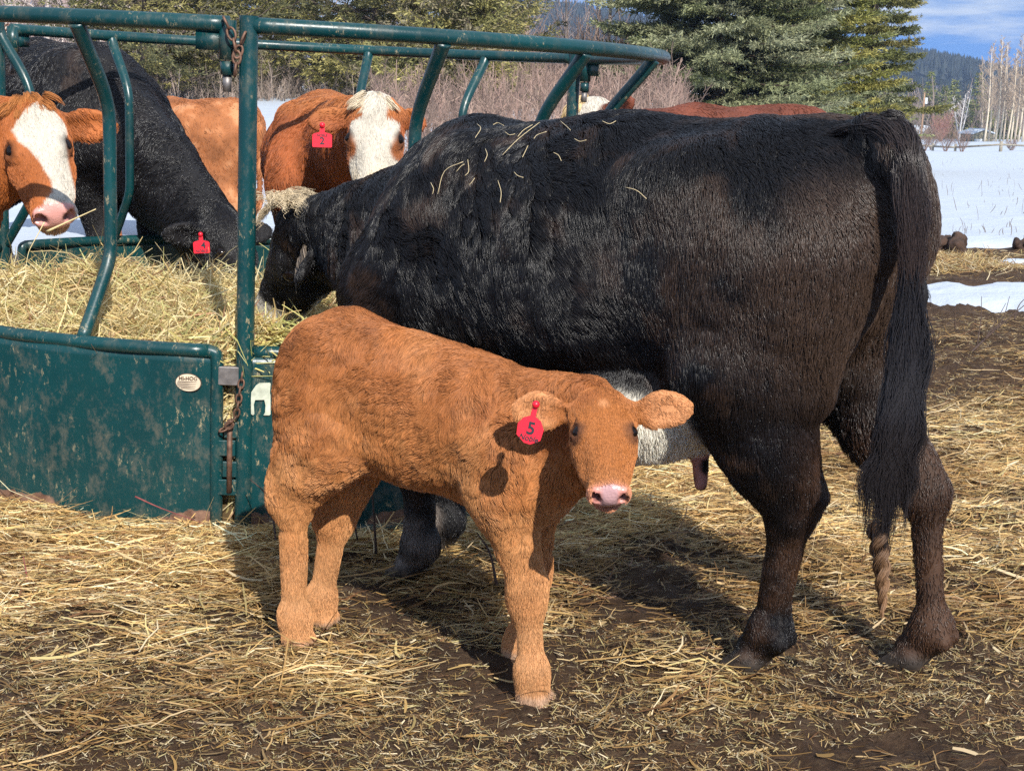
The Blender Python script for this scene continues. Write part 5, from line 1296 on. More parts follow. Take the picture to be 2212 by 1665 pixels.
def build_wisps(B):
    """straw wisps caught in the black cow's coat: short bent stalks pressed on the nearest skin point"""
    items = [((1165, 265), (1120, 300), (1085, 335)), ((1000, 350), (960, 370), (945, 420)), ((1075, 390), (1082, 415), (1080, 438)), ((1030, 268), (1038, 278), (1026, 298)), ((1350, 405), (1375, 412), (1396, 430)),
             ((1140, 315), (1133, 330), (1128, 340)), ((1010, 345), (1012, 370), (1004, 380)), ((1025, 385), (1018, 395), (1012, 400)), ((1180, 285), (1160, 292), (1153, 300)), ((1210, 262), (1225, 275), (1232, 282)), ((985, 372), (995, 360), (1003, 355)), ((1090, 285), (1100, 292), (1112, 290)), ((1048, 322), (1052, 335), (1046, 350)), ((1195, 330), (1206, 336), (1212, 348)), ((1240, 300), (1252, 306), (1266, 303)), ((930, 395), (936, 408), (934, 420)), ((1110, 372), (1118, 380), (1130, 384)), ((1300, 262), (1316, 268), (1330, 262)), ((1065, 270), (1075, 266), (1088, 272)), ((1150, 270), (1130, 282), (1118, 296))]
    F = B.Q; C = B.V; d = C[:, 1] * math.cos(PITCH) - (C[:, 2] - CAMZ) * math.sin(PITCH)
    uu = 1105.5 + FPX * C[:, 0] / d; vv = 832.5 - FPX * ((C[:, 2] - CAMZ) * math.cos(PITCH) + C[:, 1] * math.sin(PITCH)) / d
    mb = MB()
    for it in items:
        pts = []
        for u, v in it:
            m = (np.abs(uu - u) < 16) & (np.abs(vv - v) < 16)
            if not m.any(): pts = []; break
            Y = C[m][:, 1].min() - 0.035; pts.append(P(u, v, Y))
        if pts: mb.tube(smooth_path(pts, 4), 0.0007, 4)
    tag(mb.build('straw_wisps', mat_plain('wisp', (0.70, 0.56, 0.32), 0.5)), 'pale straw wisps caught in the coat of the big black cow', None, None, 'stuff')

def build_haze():
    V = [(a, b, c) for a in (-1300, 1300) for b in (-30, 1500) for c in (-20, 75)]
    F = [(0, 1, 3, 2), (4, 6, 7, 5), (0, 4, 5, 1), (2, 3, 7, 6), (0, 2, 6, 4), (1, 5, 7, 3)]
    m = bpy.data.materials.new('haze'); m.use_nodes = True; n = m.node_tree.nodes; l = m.node_tree.links; n.clear()
    o = n.new('ShaderNodeOutputMaterial'); v = n.new('ShaderNodeVolumePrincipled'); v.inputs['Color'].default_value = (0.50, 0.68, 1.0, 1); v.inputs['Density'].default_value = HAZE; v.inputs['Anisotropy'].default_value = 0.0
    l.new(v.outputs[0], o.inputs['Volume'])
    tag(mesh_np('haze', np.array(V, float), np.array(F), m, False), 'thin blue air haze over the valley', None, None, 'stuff')
HAZE = 0.00032
# ------------------------------------------------------------------ the cattle
BLACK = np.array([0.0062, 0.0054, 0.0060]); BROWNED = np.array([0.062, 0.030, 0.016]); DUSTY = np.array([0.058, 0.036, 0.025])
RS, RZ = 0.958, 0.0588
WHITE = np.array([0.52, 0.475, 0.40]); CREAM = np.array([0.72, 0.55, 0.36]); PINK = np.array([0.62, 0.30, 0.26])

def lerp(a, b, t): return a + (b - a) * np.asarray(t)[:, None]
def ball(p, c, r, soft): return 1 - sstep(r - soft, r + soft, np.linalg.norm(p - np.asarray(c), axis=1))

# ---- black cow in front
def near_cow():
    B = Beast((0.845, 3.33), (-0.79, 0.62))
    cow_body(B, 0.972, dict(hl=(0.215, 0.115, 0.10, 0.25), hr=(-0.11, -0.15, 0.0, 0.17, 0.82), fl=(1.36, 0.14), fr=(1.46, -0.1)), 0.05, gz=-0.066)
    # udder, teats and the tail head
    B.el(B.W(0.56, 0.11, 0.590), (0.24, 0.20, 0.14), None, 0.06, (0, 0, -1), 0.026)
    B.el(B.W(0.60, 0.40, 1.03), (0.13, 0.075, 0.13), None, 0.12, (0, 0, -1), 0.03, -1)          # hollow of the flank
    B.el(B.W(0.50, 0.38, 0.74), (0.06, 0.06, 0.13), None, 0.10, (0, 0, -1), 0.03, -1)           # fold in front of the thigh
    B.rc(B.W(1.22, 0, 1.17), B.W(1.33, 0, 1.12), 0.11, 0.10, 0.1, None, 1, (0.3, -0.2, -0.9), 0.05)
    for s, t in ((0.385, 0.105), (0.36, -0.06)):
        B.rc(B.W(s, t, 0.50), B.W(s - 0.01, t * 1.1, 0.405), 0.026, 0.013, 0.03, None, 1, None, 0.003)
    poll = P(630, 462, 4.78); muz = P(526, 706, 5.05)
    xd = muz - poll; up = np.array([-0.80, -0.38, 0.15])
    cow_neck(B, poll, up, xd, 0.972, 0.038, lat=0.80, thick=0.92, sag=0.055)
    hd = B.head(poll, xd, up, 0.50, 0.98, 0.012, ear_len=0.42, ear_w=0.24,
                ears=[(np.array([0.25, 0.9, -0.1]), np.array([-0.8, 0.2, 0.1])), (np.array([-0.10, -0.85, -0.30]), np.array([-0.85, -0.15, 0.3]))])
    # tail bone
    tl = [P(1872, 282, 3.25), P(1940, 338, 3.15), P(1978, 470, 3.11), P(1976, 640, 3.11), P(1955, 800, 3.12)]
    for a, b, ra, rb in zip(tl[:-1], tl[1:], (0.042, 0.03, 0.024, 0.02), (0.03, 0.024, 0.02, 0.015)):
        B.rc(a, b, ra, rb, 0.04, None, 1, None, 0.03)
    B.surface(0.0085).smooth(2); B.fields(); B.resize(RS, RZ); poll = poll * RS + [0, 0, RZ]
    B.N = B.normals(); B.V = B.V + B.N * (0.005 * fbm(B.V, 9, 4, 3))[:, None] * (B.V[:, 2] > 0.2)[:, None]
    B.N = B.normals()
    def col(p):
        q = B.L(p); h = B.HL(p)
        n1 = fbm(p, 7, 11, 3); n2 = fbm(p, 3, 12, 2)
        c = np.broadcast_to(BLACK, p.shape).copy()
        c = lerp(c, np.array([0.034, 0.020, 0.014]), sstep(0.15, 0.8, fbm(p, 11, 16, 3)) * 0.8)
        rear = sstep(0.75, 0.1, q[:, 0])
        c = lerp(c, DUSTY, rear * sstep(0.0, 0.55, n1 + 0.5 * n2) * sstep(0.6, 0.9, q[:, 2]) * 0.75)
        buttock = sstep(0.16, 0.02, q[:, 0]) * sstep(0.6, 0.8, q[:, 2]) * sstep(1.26, 1.12, q[:, 2])
        c = lerp(c, DUSTY * 1.1, buttock * 0.85)
        c = lerp(c, BLACK * 1.2, sstep(-0.10, -0.125, q[:, 0]) * (q[:, 2] > 0.6))
        frl = sstep(0.40, 0.25, q[:, 2]) * (q[:, 0] > 0.9)
        c = lerp(c, np.array([0.26, 0.21, 0.175]), frl * sstep(-0.3, 0.5, n1) * 0.8)
        leg = sstep(0.66, 0.40, q[:, 2]) * (q[:, 0] < 0.8)
        c = lerp(c, BROWNED, leg * sstep(-0.35, 0.6, n1 + n2 * 0.4) * 0.9)
        back = sstep(0.12, -0.02, q[:, 0]) * sstep(0.8, 0.4, q[:, 2])
        c = lerp(c, BROWNED * 1.1, back * 0.6)
        bel = sstep(0.69, 0.65, q[:, 2] + 0.02 * n1 + 0.12 * np.abs(q[:, 0] - 0.52)) * sstep(0.30, 0.36, q[:, 0]) * sstep(1.05, 0.92, q[:, 0]) * sstep(0.34, 0.30, np.abs(q[:, 1]))
        c = lerp(c, np.array([0.84, 0.78, 0.66]), np.clip(bel, 0, 1))
        teat = np.maximum(ball(q, (0.378, 0.11, 0.42), 0.075, 0.015), ball(q, (0.352, -0.065, 0.42), 0.075, 0.015))
        c = lerp(c, lerp(np.broadcast_to(PINK * 0.8, p.shape), BLACK, sstep(0.0, 0.2, fbm(p, 28, 3, 1))), teat)
        c = lerp(c, WHITE * 0.9, ball(q, (1.42, 0.2, 0.60), 0.06, 0.03) * 0.7)
        # white muzzle and jaw
        mz = sstep(0.74, 0.80, h[:, 0] + 0.25 * (h[:, 2] < -0.34) * sstep(0.25, 0.6, h[:, 0])) * (h[:, 0] < 1.4) * (np.abs(h[:, 1]) < 0.5) * (h[:, 2] < 0.3) * (h[:, 2] > -0.7)
        c = lerp(c, WHITE, mz)
        pad = sstep(0.93, 0.97, h[:, 0]) * (h[:, 0] < 1.3) * (h[:, 2] < 0.05) * (h[:, 2] > -0.27) * (np.abs(h[:, 1]) < 0.14)
        c = lerp(c, PINK * 0.6, pad)
        low = sstep(0.02, -0.015, q[:, 2])
        c = lerp(c, lerp(np.broadcast_to(np.array([0.035, 0.027, 0.022]), p.shape), np.array([0.10, 0.07, 0.05]), sstep(0.1, 0.7, fbm(p, 40, 17, 3))), low)
        c = lerp(c, WHITE * 0.8, low * sstep(0.28, 0.30, q[:, 0]) * (q[:, 1] > 0) * (q[:, 0] < 0.6) * 0.6)
        return c
    o = skin_object('black_cow', B, col)
    tag(o, 'big shaggy black cow with white belly, seen from behind, feeding through the green bars', 'cow')
    def dens(p):
        q = B.L(p)
        d = np.where(q[:, 1] > -0.05, 1.0, 0.35) * np.where(q[:, 2] < -0.012, 0.02, 1) * np.where((q[:, 0] < -0.115) & (q[:, 2] > 0.62) & (q[:, 2] < 1.2), 0.03, 1)
        tz = np.maximum(ball(q, (0.378, 0.11, 0.42), 0.075, 0.015), ball(q, (0.352, -0.065, 0.42), 0.075, 0.015)) > 0.5
        return np.where(tz, 0.02, d)
    def shag(p):
        q = B.L(p)
        return np.clip(0.30 + 1.0 * sstep(0.35, 0.95, q[:, 0]) * sstep(0.45, 0.8, q[:, 2]) + 0.35 * vnoise(p, 4, 3), 0.2, 1.5)
    grow_hair('coat', B, 330000, 0.00075, col, M_COAT_BLACK, o, dens, K=6, lift=0.52, curl=1.15, curl_scale=7, clump=0.042, clump_amt=0.46,
              shag=shag, seed=3, cvar=0.45, len_gain=1.0)
    # tail switch
    g = []
    r = np.random.default_rng(5)
    for k in range(60):
        j = r.normal(0, 1, 12); q = r.random()
        g.append(([P(1815 + 22 * j[0], 290, 3.30 * RS), P(1872 + 12 * j[0], 272 + 6 * abs(j[2]), 3.235 * RS), P(1930 + 10 * j[0] + 12 * q, 300 - 8 * q + 8 * j[2], 3.155 * RS), P(1954 + 8 * j[3] + 12 * q, 400 + 20 * j[4], 3.10 * RS), P(1964 + 8 * j[3] + 12 * q, 560 + 25 * j[5], 3.09 * RS),
                   P(1962 + 13 * j[6], 720 + 30 * j[5], 3.09 * RS)], (0.008, 0.015, 0.017, 0.015, 0.010), (np.array([0.022, 0.018, 0.018]), np.array([0.07, 0.04, 0.03]))))
    for k in range(30):
        j = r.normal(0, 1, 12); q = r.random()
        g.append(([P(1870 + 50 * q, 262 + 45 * q * q, 3.21 * RS), P(1925 + 45 * q, 262 + 50 * q * q + 8 * j[1], 3.19 * RS), P(1966 + 32 * q + 10 * j[2], 285 + 75 * q + 10 * j[3], 3.18 * RS)], (0.008, 0.012, 0.004), np.array([0.022, 0.018, 0.018])))
    for k in range(60):
        j = r.normal(0, 1, 12); q = r.random()
        e = 1010 + 200 * r.random()
        g.append(([P(1966 + 10 * j[0], 560 + 120 * q, 3.09 * RS), P(1962 + 14 * j[1], 780, 3.08 * RS), P(1938 + 20 * j[2], 920, 3.06 * RS),
                   P(1922 + 26 * j[3], 1030, 3.07 * RS), P(1912 + 24 * j[3] + 6 * j[4], e + 20, 3.08 * RS)], (0.015, 0.02, 0.02, 0.014, 0.004),
                  (np.array([0.02, 0.017, 0.018]), np.array([0.018, 0.016, 0.018]))))
    hair_guides('tail_hair', g, 20000, 0.35, 0.0007, None, M_COAT_BLACK, o, seed=8, K=10, wave=0.005)
    tw = []
    for k in range(2):
        ph = k * math.pi
        pts = []
        for i in range(15):
            t = i / 14; v = 1130 + 205 * t; rr = 13 * (1 - t) + 2
            pts.append(P(1893 + 6 * math.sin(t * 3) + 10 * t + rr * math.sin(ph + t * 17), v, (3.09 + 0.012 * math.cos(ph + t * 17)) * RS))
        tw.append((pts, (0.012, 0.012, 0.011, 0.009, 0.003), (np.array([0.10, 0.055, 0.03]), np.array([0.36, 0.20, 0.10]))))
    hair_guides('tail_tip', tw, 1500, 0.45, 0.001, None, M_COAT, o, seed=9, K=14)
    # pale poll tuft
    g = []
    for k in range(40):
        j = r.normal(0, 1, 9)
        g.append(([poll + np.array([0.02 * j[0], 0.03 * j[1], 0.045]), poll + np.array([0.025 * j[0], 0.03 * j[1] - 0.03, 0.056 + 0.008 * j[2]]),
                   poll + np.array([0.035 * j[0] + 0.02, 0.035 * j[1] - 0.055, 0.046 + 0.012 * j[2]]), poll + np.array([0.045 * j[0] + 0.035, 0.04 * j[1] - 0.07, 0.025 + 0.02 * j[3]])],
                  (0.012, 0.016, 0.018, 0.014), np.array([0.58, 0.47, 0.31]) * (0.7 + 0.6 * r.random())))
    for k in range(14):
        j = r.normal(0, 1, 9)
        g.append(([poll + np.array([0, -0.04 + 0.01 * j[1], 0.055]), poll + np.array([-0.07, -0.05 + 0.01 * j[1], 0.02]), poll + np.array([-0.12 + 0.01 * j[2], -0.04 + 0.01 * j[2], -0.045 + 0.01 * j[3]])],
                  (0.01, 0.012, 0.006), np.array([0.62, 0.5, 0.33])))
    hair_guides('poll_tuft', g, 900, 0.35, 0.0006, None, M_COAT, o, seed=10, K=9, wave=0.006)
    # long pale hair fringing the ear
    b, ed, en, eb, c = hd['ears'][1]
    g = []
    for k in range(22):
        j = r.random(6) - 0.5
        g.append(([b + ed * 0.05 + eb * j[0] * 0.07, c + eb * j[0] * 0.10 + en * 0.025, c + ed * (0.06 + 0.06 * j[1]) + eb * j[0] * 0.11 + np.array([0, 0, -0.03])], (0.006, 0.008, 0.004),
                  np.array([0.20, 0.16, 0.125]) * (0.4 + r.random())))
    hair_guides('ear_hair', g, 190, 0.3, 0.001, None, M_COAT, o, seed=12, K=6)
    add_eyes(B, o)
    return B

# ---- tan calf
def tan_calf():
    B = Beast((-0.56, 3.62), (0.894, -0.447))
    W = B.W; C1 = np.array([0.365, 0.145, 0.052])
    back = -B.f * 0.8 + np.array([0, 0, -0.6]); down = np.array([0, 0, -1.0]) - B.f * 0.2
    ln = 0.031
    B.rc(W(0.16, 0, 0.665), W(0.50, 0, 0.585), 0.138, 0.150, 0.06, B.l, 0.93, back, ln)
    B.el(W(0.39, 0, 0.578), (0.26, 0.143, 0.158), None, 0.05, back, ln)
    B.rc(W(0.055, 0, 0.755), W(0.16, 0, 0.785), 0.04, 0.045, 0.06, B.l, 1.4, back, ln)
    B.rc(W(0.16, 0, 0.785), W(0.56, 0, 0.70), 0.045, 0.05, 0.06, B.l, 1.3, back, ln)
    B.el(W(0.122, 0, 0.665), (0.105, 0.122, 0.135), None, 0.06, down, ln * 0.9)
    B.el(W(0.60, 0, 0.54), (0.135, 0.115, 0.165), None, 0.06, down, ln)
    B.rc(W(0.68, 0, 0.52), W(0.70, -0.01, 0.43), 0.085, 0.06, 0.05, None, 1, down, ln)
    for sg in (-1, 1):
        B.el(W(0.16, sg * 0.085, 0.752), (0.05, 0.04, 0.04), None, 0.06, down, ln)
        B.rc(W(0.115, sg * 0.07, 0.69), W(0.125, sg * 0.085, 0.50), 0.095, 0.072, 0.06, B.l, 0.8, down, ln * 0.9)
        B.rc(W(0.55, sg * 0.085, 0.64), W(0.68, sg * 0.09, 0.50), 0.07, 0.07, 0.06, B.l, 0.8, down, ln)
        # flank fold
        B.rc(W(0.16, sg * 0.09, 0.545), W(0.24, sg * 0.06, 0.535), 0.055, 0.045, 0.06, None, 1, down, ln)
    # legs: near hind, far hind
    for (hu, hv, hY), (ku, kv), (fu, fv), sg in (((640, 1392, 3.53), (632, 1088), (636, 1330), -1), ((692, 1345, 3.675), (722, 1120), (694, 1290), 1)):
        hk = P(ku, kv, hY); fe = P(fu, fv, hY); hf = P(hu, hv, hY)
        st = W(0.17, sg * 0.095, 0.50)
        B.rc(st, hk + np.array([0.012, 0, 0.04]), 0.082, 0.050, 0.05, B.l, 0.8, None, ln * 0.7)
        B.rc(W(0.092, sg * 0.075, 0.60), (W(0.092, sg * 0.08, 0.45) + hk + np.array([0, 0, 0.10])) / 2, 0.085, 0.062, 0.06, B.l, 0.85, down, ln * 0.9)
        B.rc((W(0.092, sg * 0.08, 0.45) + hk + np.array([0, 0, 0.10])) / 2, hk + np.array([0.0, 0, 0.05]), 0.062, 0.040, 0.05, B.l, 0.9, down, ln * 0.7)
        B.rc(hk + np.array([-0.012, 0, 0.08]), hk + np.array([-0.032 if sg < 0 else -0.02, 0, 0.012]), 0.032, 0.028, 0.04, None, 1, down, ln * 0.6)
        B.el(hk, (0.045, 0.04, 0.055), None, 0.04, down, ln * 0.5)
        B.rc(hk, fe, 0.038, 0.029, 0.03, B.l, 0.9, None, ln * 0.45)
        B.el(fe, (0.034, 0.032, 0.038), None, 0.03, down, ln * 0.4)
        B.rc(fe, hf + np.array([0.004, -0.004, 0.03]), 0.031, 0.038, 0.03, None, 1, down, ln * 0.5)
        for q in (-1, 1):
            B.rc(hf + B.l * q * 0.018 + np.array([0, 0, 0.022]), hf + B.l * q * 0.02 + B.f * 0.03 + np.array([0, 0, 0.014]), 0.026, 0.018, 0.01, None, 1, down, 0.004)
    # fore legs: near, far
    for (hu, hv, hY), (ku, kv, kY), (fu, fv), sg in (((1150, 1520, 3.20), (1138, 1290, 3.23), (1148, 1450), -1), ((1118, 1425, 3.47), (1150, 1240, 3.40), (1124, 1380), 1)):
        kn = P(ku, kv, kY); fe = P(fu, fv, hY); hf = P(hu, hv, hY)
        el = W(0.645, sg * 0.085, 0.44)
        B.rc(W(0.66, sg * 0.085, 0.53), el, 0.085, 0.072, 0.06, None, 1, down, ln * 0.8)
        B.rc(el, kn + np.array([0, 0, 0.05]), 0.066, 0.041, 0.05, None, 1, None, ln * 0.7)
        B.el(kn, (0.046, 0.045, 0.058), None, 0.04, down, ln * 0.4)
        B.rc(kn, fe, 0.032, 0.027, 0.03, None, 1, None, ln * 0.4)
        B.el(fe, (0.034, 0.032, 0.036), None, 0.03, down, ln * 0.4)
        B.rc(fe, hf + np.array([0.0, -0.006, 0.03]), 0.031, 0.040, 0.03, None, 1, down, ln * 0.5)
        for q in (-1, 1):
            B.rc(hf + B.l * q * 0.018 + np.array([0, 0, 0.022]), hf + B.l * q * 0.022 + B.f * 0.03 + np.array([0, 0, 0.014]), 0.027, 0.019, 0.01, None, 1, down, 0.004)
    # neck
    poll = P(1301, 842, 3.06); muz = P(1318, 1050, 2.86)
    a = W(0.66, 0, 0.58); d = unit(poll - a); fl = -d * 0.7 + np.array([0, 0, -0.7])
    side = unit(np.cross(d, [0, 0, 1.0]))
    B.rc(a, poll + np.array([-0.03, 0.105, -0.10]), 0.122, 0.078, 0.05, side, 0.72, fl, ln * 0.8)
    B.rc(W(0.60, 0, 0.675), poll + np.array([-0.02, 0.09, -0.035]), 0.05, 0.04, 0.05, None, 1, fl, ln)
    B.rc(W(0.72, -0.01, 0.47), poll + np.array([-0.015, 0.075, -0.17]), 0.075, 0.05, 0.05, None, 1, fl, ln)
    xd = muz - poll
    L = 0.266
    hd = B.head(poll, xd, np.array([0.03, -0.85, 0.45]), L, 1.29, 0.008, eye_y=0.159, ear_len=0.48, ear_w=0.32,
                ears=[(np.array([-0.96, 0.10, 0.02]), np.array([-0.18, -0.95, 0.15])), (np.array([0.97, 0.10, 0.05]), np.array([0.12, -0.95, 0.22]))])
    # tail hanging behind
    tl = [P(664, 725, 3.60), P(652, 790, 3.60), P(648, 900, 3.58), P(650, 1000, 3.56)]
    for i in range(3): B.rc(tl[i], tl[i + 1], 0.026 - 0.003 * i, 0.022 - 0.003 * i, 0.02, None, 1, None, ln * 1.2)
    B.surface(0.0052).smooth(2); B.fields(); B.resize(RS, RZ); B.N = B.normals()
    B.V = B.V + B.N * (0.0035 * fbm(B.V, 18, 4, 3) * (B.V[:, 2] > 0.3))[:, None]; B.N = B.normals()
    def headmask(p):
        h = B.HL(p); return h, (np.abs(h[:, 1]) < 0.45) & (h[:, 0] > -0.2) & (h[:, 0] < 1.3) & (np.abs(h[:, 2] + 0.2) < 0.5)
    def pad(p):
        h, hm = headmask(p)
        top = 0.915 + 0.25 * np.abs(h[:, 1]) ** 1.5
        m = sstep(0.0, 0.03, h[:, 0] - top) * sstep(-0.25, -0.225, h[:, 2]) * sstep(0.142, 0.122, np.abs(h[:, 1])) * hm
        lip = ball(np.stack([h[:, 0] * 0.8, h[:, 1] * 0.6, h[:, 2] * 3.2], 1), (0.80, 0, -0.262 * 3.2), 0.07, 0.015) * hm
        return np.clip(np.maximum(m, lip), 0, 1)
    def col(p):
        q = B.L(p); h, hm = headmask(p)
        n1 = fbm(p, 22, 11, 3); n2 = fbm(p, 5, 12, 2)
        c = C1 * (1 + 0.24 * n1 + 0.16 * n2)[:, None]
        c = lerp(c, np.array([0.20, 0.066, 0.022]), sstep(0.1, 0.75, fbm(p, 13, 19, 3)) * sstep(0.40, 0.6, q[:, 2]) * 0.65)
        c = lerp(c, np.array([0.53, 0.255, 0.11]), sstep(0.15, 0.8, fbm(p, 10, 14, 3) + 0.3 * (0.6 - q[:, 2])) * 0.55)
        c = lerp(c, np.array([0.26, 0.083, 0.026]), sstep(0.58, 0.75, q[:, 2] + 0.12 * q[:, 0] + 0.05 * n2) * 0.6)
        c = lerp(c, np.array([0.50, 0.265, 0.13]), sstep(0.36, 0.10, q[:, 2]) * 0.6)
        c = lerp(c, np.array([0.56, 0.27, 0.115]), sstep(0.47, 0.42, q[:, 2]) * sstep(0.2, 0.3, q[:, 2]) * 0.45)
        c = lerp(c, np.array([0.31, 0.108, 0.030]), hm * sstep(0.02, 0.2, h[:, 0]) * sstep(0.95, 0.7, h[:, 0]) * 0.75)
        c = lerp(c, np.array([0.66, 0.34, 0.18]), ball(h, (0.15, 0.0, 0.0), 0.03, 0.04) * hm * 0.8)
        for hh in hd['ears']:
            e = p - hh[4]; 
            le, we, de = e @ hh[1], e @ hh[3], e @ hh[2]
            el = np.sqrt((le / 0.082) ** 2 + (we / 0.054) ** 2)
            isear = (np.abs(de) < 0.022) * (el < 1.12) * sstep(-0.052, -0.02, le)
            c = lerp(c, np.array([0.50, 0.23, 0.105]), isear * sstep(-0.006, 0.004, de) * 0.7)
            c = lerp(c, np.array([0.72, 0.43, 0.24]), isear * sstep(0.72, 0.92, el) * 0.6)
        for ec, er in hd['eyes']:
            dd = np.linalg.norm(p - ec, axis=1)
            c = lerp(c, np.array([0.06, 0.022, 0.012]), sstep(er * 1.9, er * 1.15, dd) * 0.85)
        c = c * np.array([1.14, 1.16, 1.08])
        c = lerp(c, np.array([0.54, 0.24, 0.14]), sstep(0.86, 0.95, h[:, 0]) * hm * 0.8)
        pk = pad(p)
        pc = lerp(np.broadcast_to(np.array([0.56, 0.235, 0.19]), p.shape), np.array([0.42, 0.26, 0.265]), sstep(0.085, 0.05, np.abs(h[:, 1])) * 0.9)
        c = lerp(c, pc, pk)
        nos = ball(np.stack([h[:, 0], np.abs(h[:, 1]), h[:, 2]], 1), (0.985, 0.098 * 1.1, -0.118), 0.05, 0.012) * (B_inside(p)) * hm
        c = lerp(c, np.array([0.05, 0.016, 0.016]), nos)
        c = lerp(c, np.array([0.40, 0.25, 0.16]), sstep(-0.015, -0.04, q[:, 2]))
        return c
    def B_inside(p): return np.ones(len(p))
    o = skin_object('tan_calf', B, col, pad)
    tag(o, 'young reddish tan calf standing in front of the black cow, head turned to the viewer', 'calf')
    def dens(p):
        q = B.L(p); d = np.where(q[:, 1] < 0.06, 1.0, 0.45) * np.where(q[:, 2] < -0.02, 0.3, 1)
        h, hm = headmask(p)
        d = d * np.where(hm, 1.7, 1) * np.where(pad(p) > 0.3, 0.0, 1)
        for ec, er in hd['eyes']: d = d * np.where(np.linalg.norm(p - ec, axis=1) < er * 1.35, 0.05, 1)
        return d
    def shag(p):
        q = B.L(p); h, hm = headmask(p)
        return np.where(hm, 0.25, np.where(q[:, 2] < 0.33, 0.3, 1.0))
    grow_hair('coat', B, 320000, 0.00055, col, M_COAT, o, dens, K=6, lift=0.55, curl=1.25, curl_scale=15, clump=0.022, clump_amt=0.46, shag=shag, seed=4, cvar=0.36)
    add_eyes(B, o)
    # ear tag on the calf's right ear (left in the picture)
    b, ed, en, eb, c = hd['ears'][0]
    ear_tag(o, P(1158, 868, 2.965 * RS), (0.96, -0.10, -0.22), (0.22, 0.16, 0.96), (0.10, -0.98, 0.16), 0.055, 0.088, ('5', 0.036, -0.64, 0.02),
            [('Noble', 0.016, -0.865, 0.25)], 'red six-sided ear tag with a black 5', True)
    # slobber on the lip
    m, n, l, bs = mat_new('slobber'); bs.inputs['Base Color'].default_value = (0.85, 0.87, 0.88, 1); bs.inputs['Roughness'].default_value = 0.08
    bs.inputs['Transmission Weight'].default_value = 0.7
    mb = MB(); mb.tube(smooth_path([hd['H'](0.985, 0.05, -0.265), hd['H'](1.0, 0.08, -0.285), hd['H'](0.99, 0.11, -0.31)], 4), [0.003, 0.004, 0.0045] * 3, 8)
    return B, o, hd

# ---- the other cows, behind the feeder
def far_cow(name, label, O, f, k, legs, poll, muz, up, colfn, coat_mat, nh, L=0.5, wf=1.0, h=0.012, ears=None, shag=0.035, hair_r=0.0014, curl=0.7, padc=PINK,
            neck=None, seed=2, group=None, curl_scale=9, clump=0.03, eyecol=True, hid=None):
    B = Beast(O, f)
    cow_body(B, k, legs, shag)
    cow_neck(B, poll, up, np.asarray(muz) - np.asarray(poll), k, shag * 0.9, **(neck or {}))
    hd = B.head(poll, np.asarray(muz) - np.asarray(poll), up, L, wf, 0.014, ears=ears, ear_len=0.40, ear_w=0.25)
    tl = [B.W(-0.05 * k, 0, 1.24 * k), B.W(-0.12 * k, 0, 1.1 * k), B.W(-0.12 * k, 0.01, 0.8 * k), B.W(-0.1 * k, 0.01, 0.45 * k)]
    for i in range(3): B.rc(tl[i], tl[i + 1], 0.04 - 0.008 * i, 0.032 - 0.006 * i, 0.05, None, 1, None, 0.05)
    B.surface(h).smooth(2); B.fields()
    B.V = B.V + B.N * (0.006 * fbm(B.V, 9, 4 + seed, 3))[:, None]; B.N = B.normals()
    def headmask(p):
        q = B.HL(p); return q, (np.abs(q[:, 1]) < 0.4) & (q[:, 0] > -0.2) & (q[:, 0] < 1.3) & (np.abs(q[:, 2] + 0.2) < 0.5)
    def pad(p):
        q, hm = headmask(p)
        return np.clip(sstep(0.0, 0.03, q[:, 0] - 0.91 - 0.25 * np.abs(q[:, 1]) ** 1.5) * sstep(-0.285, -0.26, q[:, 2]) * sstep(0.16, 0.135, np.abs(q[:, 1])) * hm, 0, 1)
    def col(p):
        q = B.L(p) / k; hh, hm = headmask(p)
        c = colfn(B, p, q, hh, hm)
        for ec, er in hd['eyes']:
            c = lerp(c, c * 0.35, sstep(er * 1.7, er * 1.1, np.linalg.norm(p - ec, axis=1)))
        c = lerp(c, padc * (1 + 0.2 * fbm(p, 40, 3, 2))[:, None], pad(p))
        nos = ball(np.stack([hh[:, 0], np.abs(hh[:, 1]), hh[:, 2]], 1), (0.985, 0.088 * wf, -0.118), 0.045, 0.01) * hm
        c = lerp(c, np.array([0.12, 0.04, 0.04]), nos)
        return lerp(c, np.array([0.04, 0.03, 0.025]), sstep(0.08, 0.05, q[:, 2]))
    o = skin_object(name, B, col, pad)
    tag(o, label, 'cow', group)
    def dens(p):
        hh, hm = headmask(p)
        d = np.where(hm, 2.6, 1) * np.where(pad(p) > 0.3, 0, 1)
        for ec, er in hd['eyes']: d = d * np.where(np.linalg.norm(p - ec, axis=1) < er * 1.35, 0.05, 1)
        if hid is not None: d = d * hid(p)
        return d
    def sh(p):
        hh, hm = headmask(p); return np.where(hm, 0.3, 1.0)
    grow_hair('coat', B, nh, hair_r, col, coat_mat, o, dens, K=5, lift=0.4, curl=curl, curl_scale=curl_scale, clump=clump, clump_amt=0.55, shag=sh, seed=seed, cvar=0.3)
    add_eyes(B, o)
    return B, o, hd

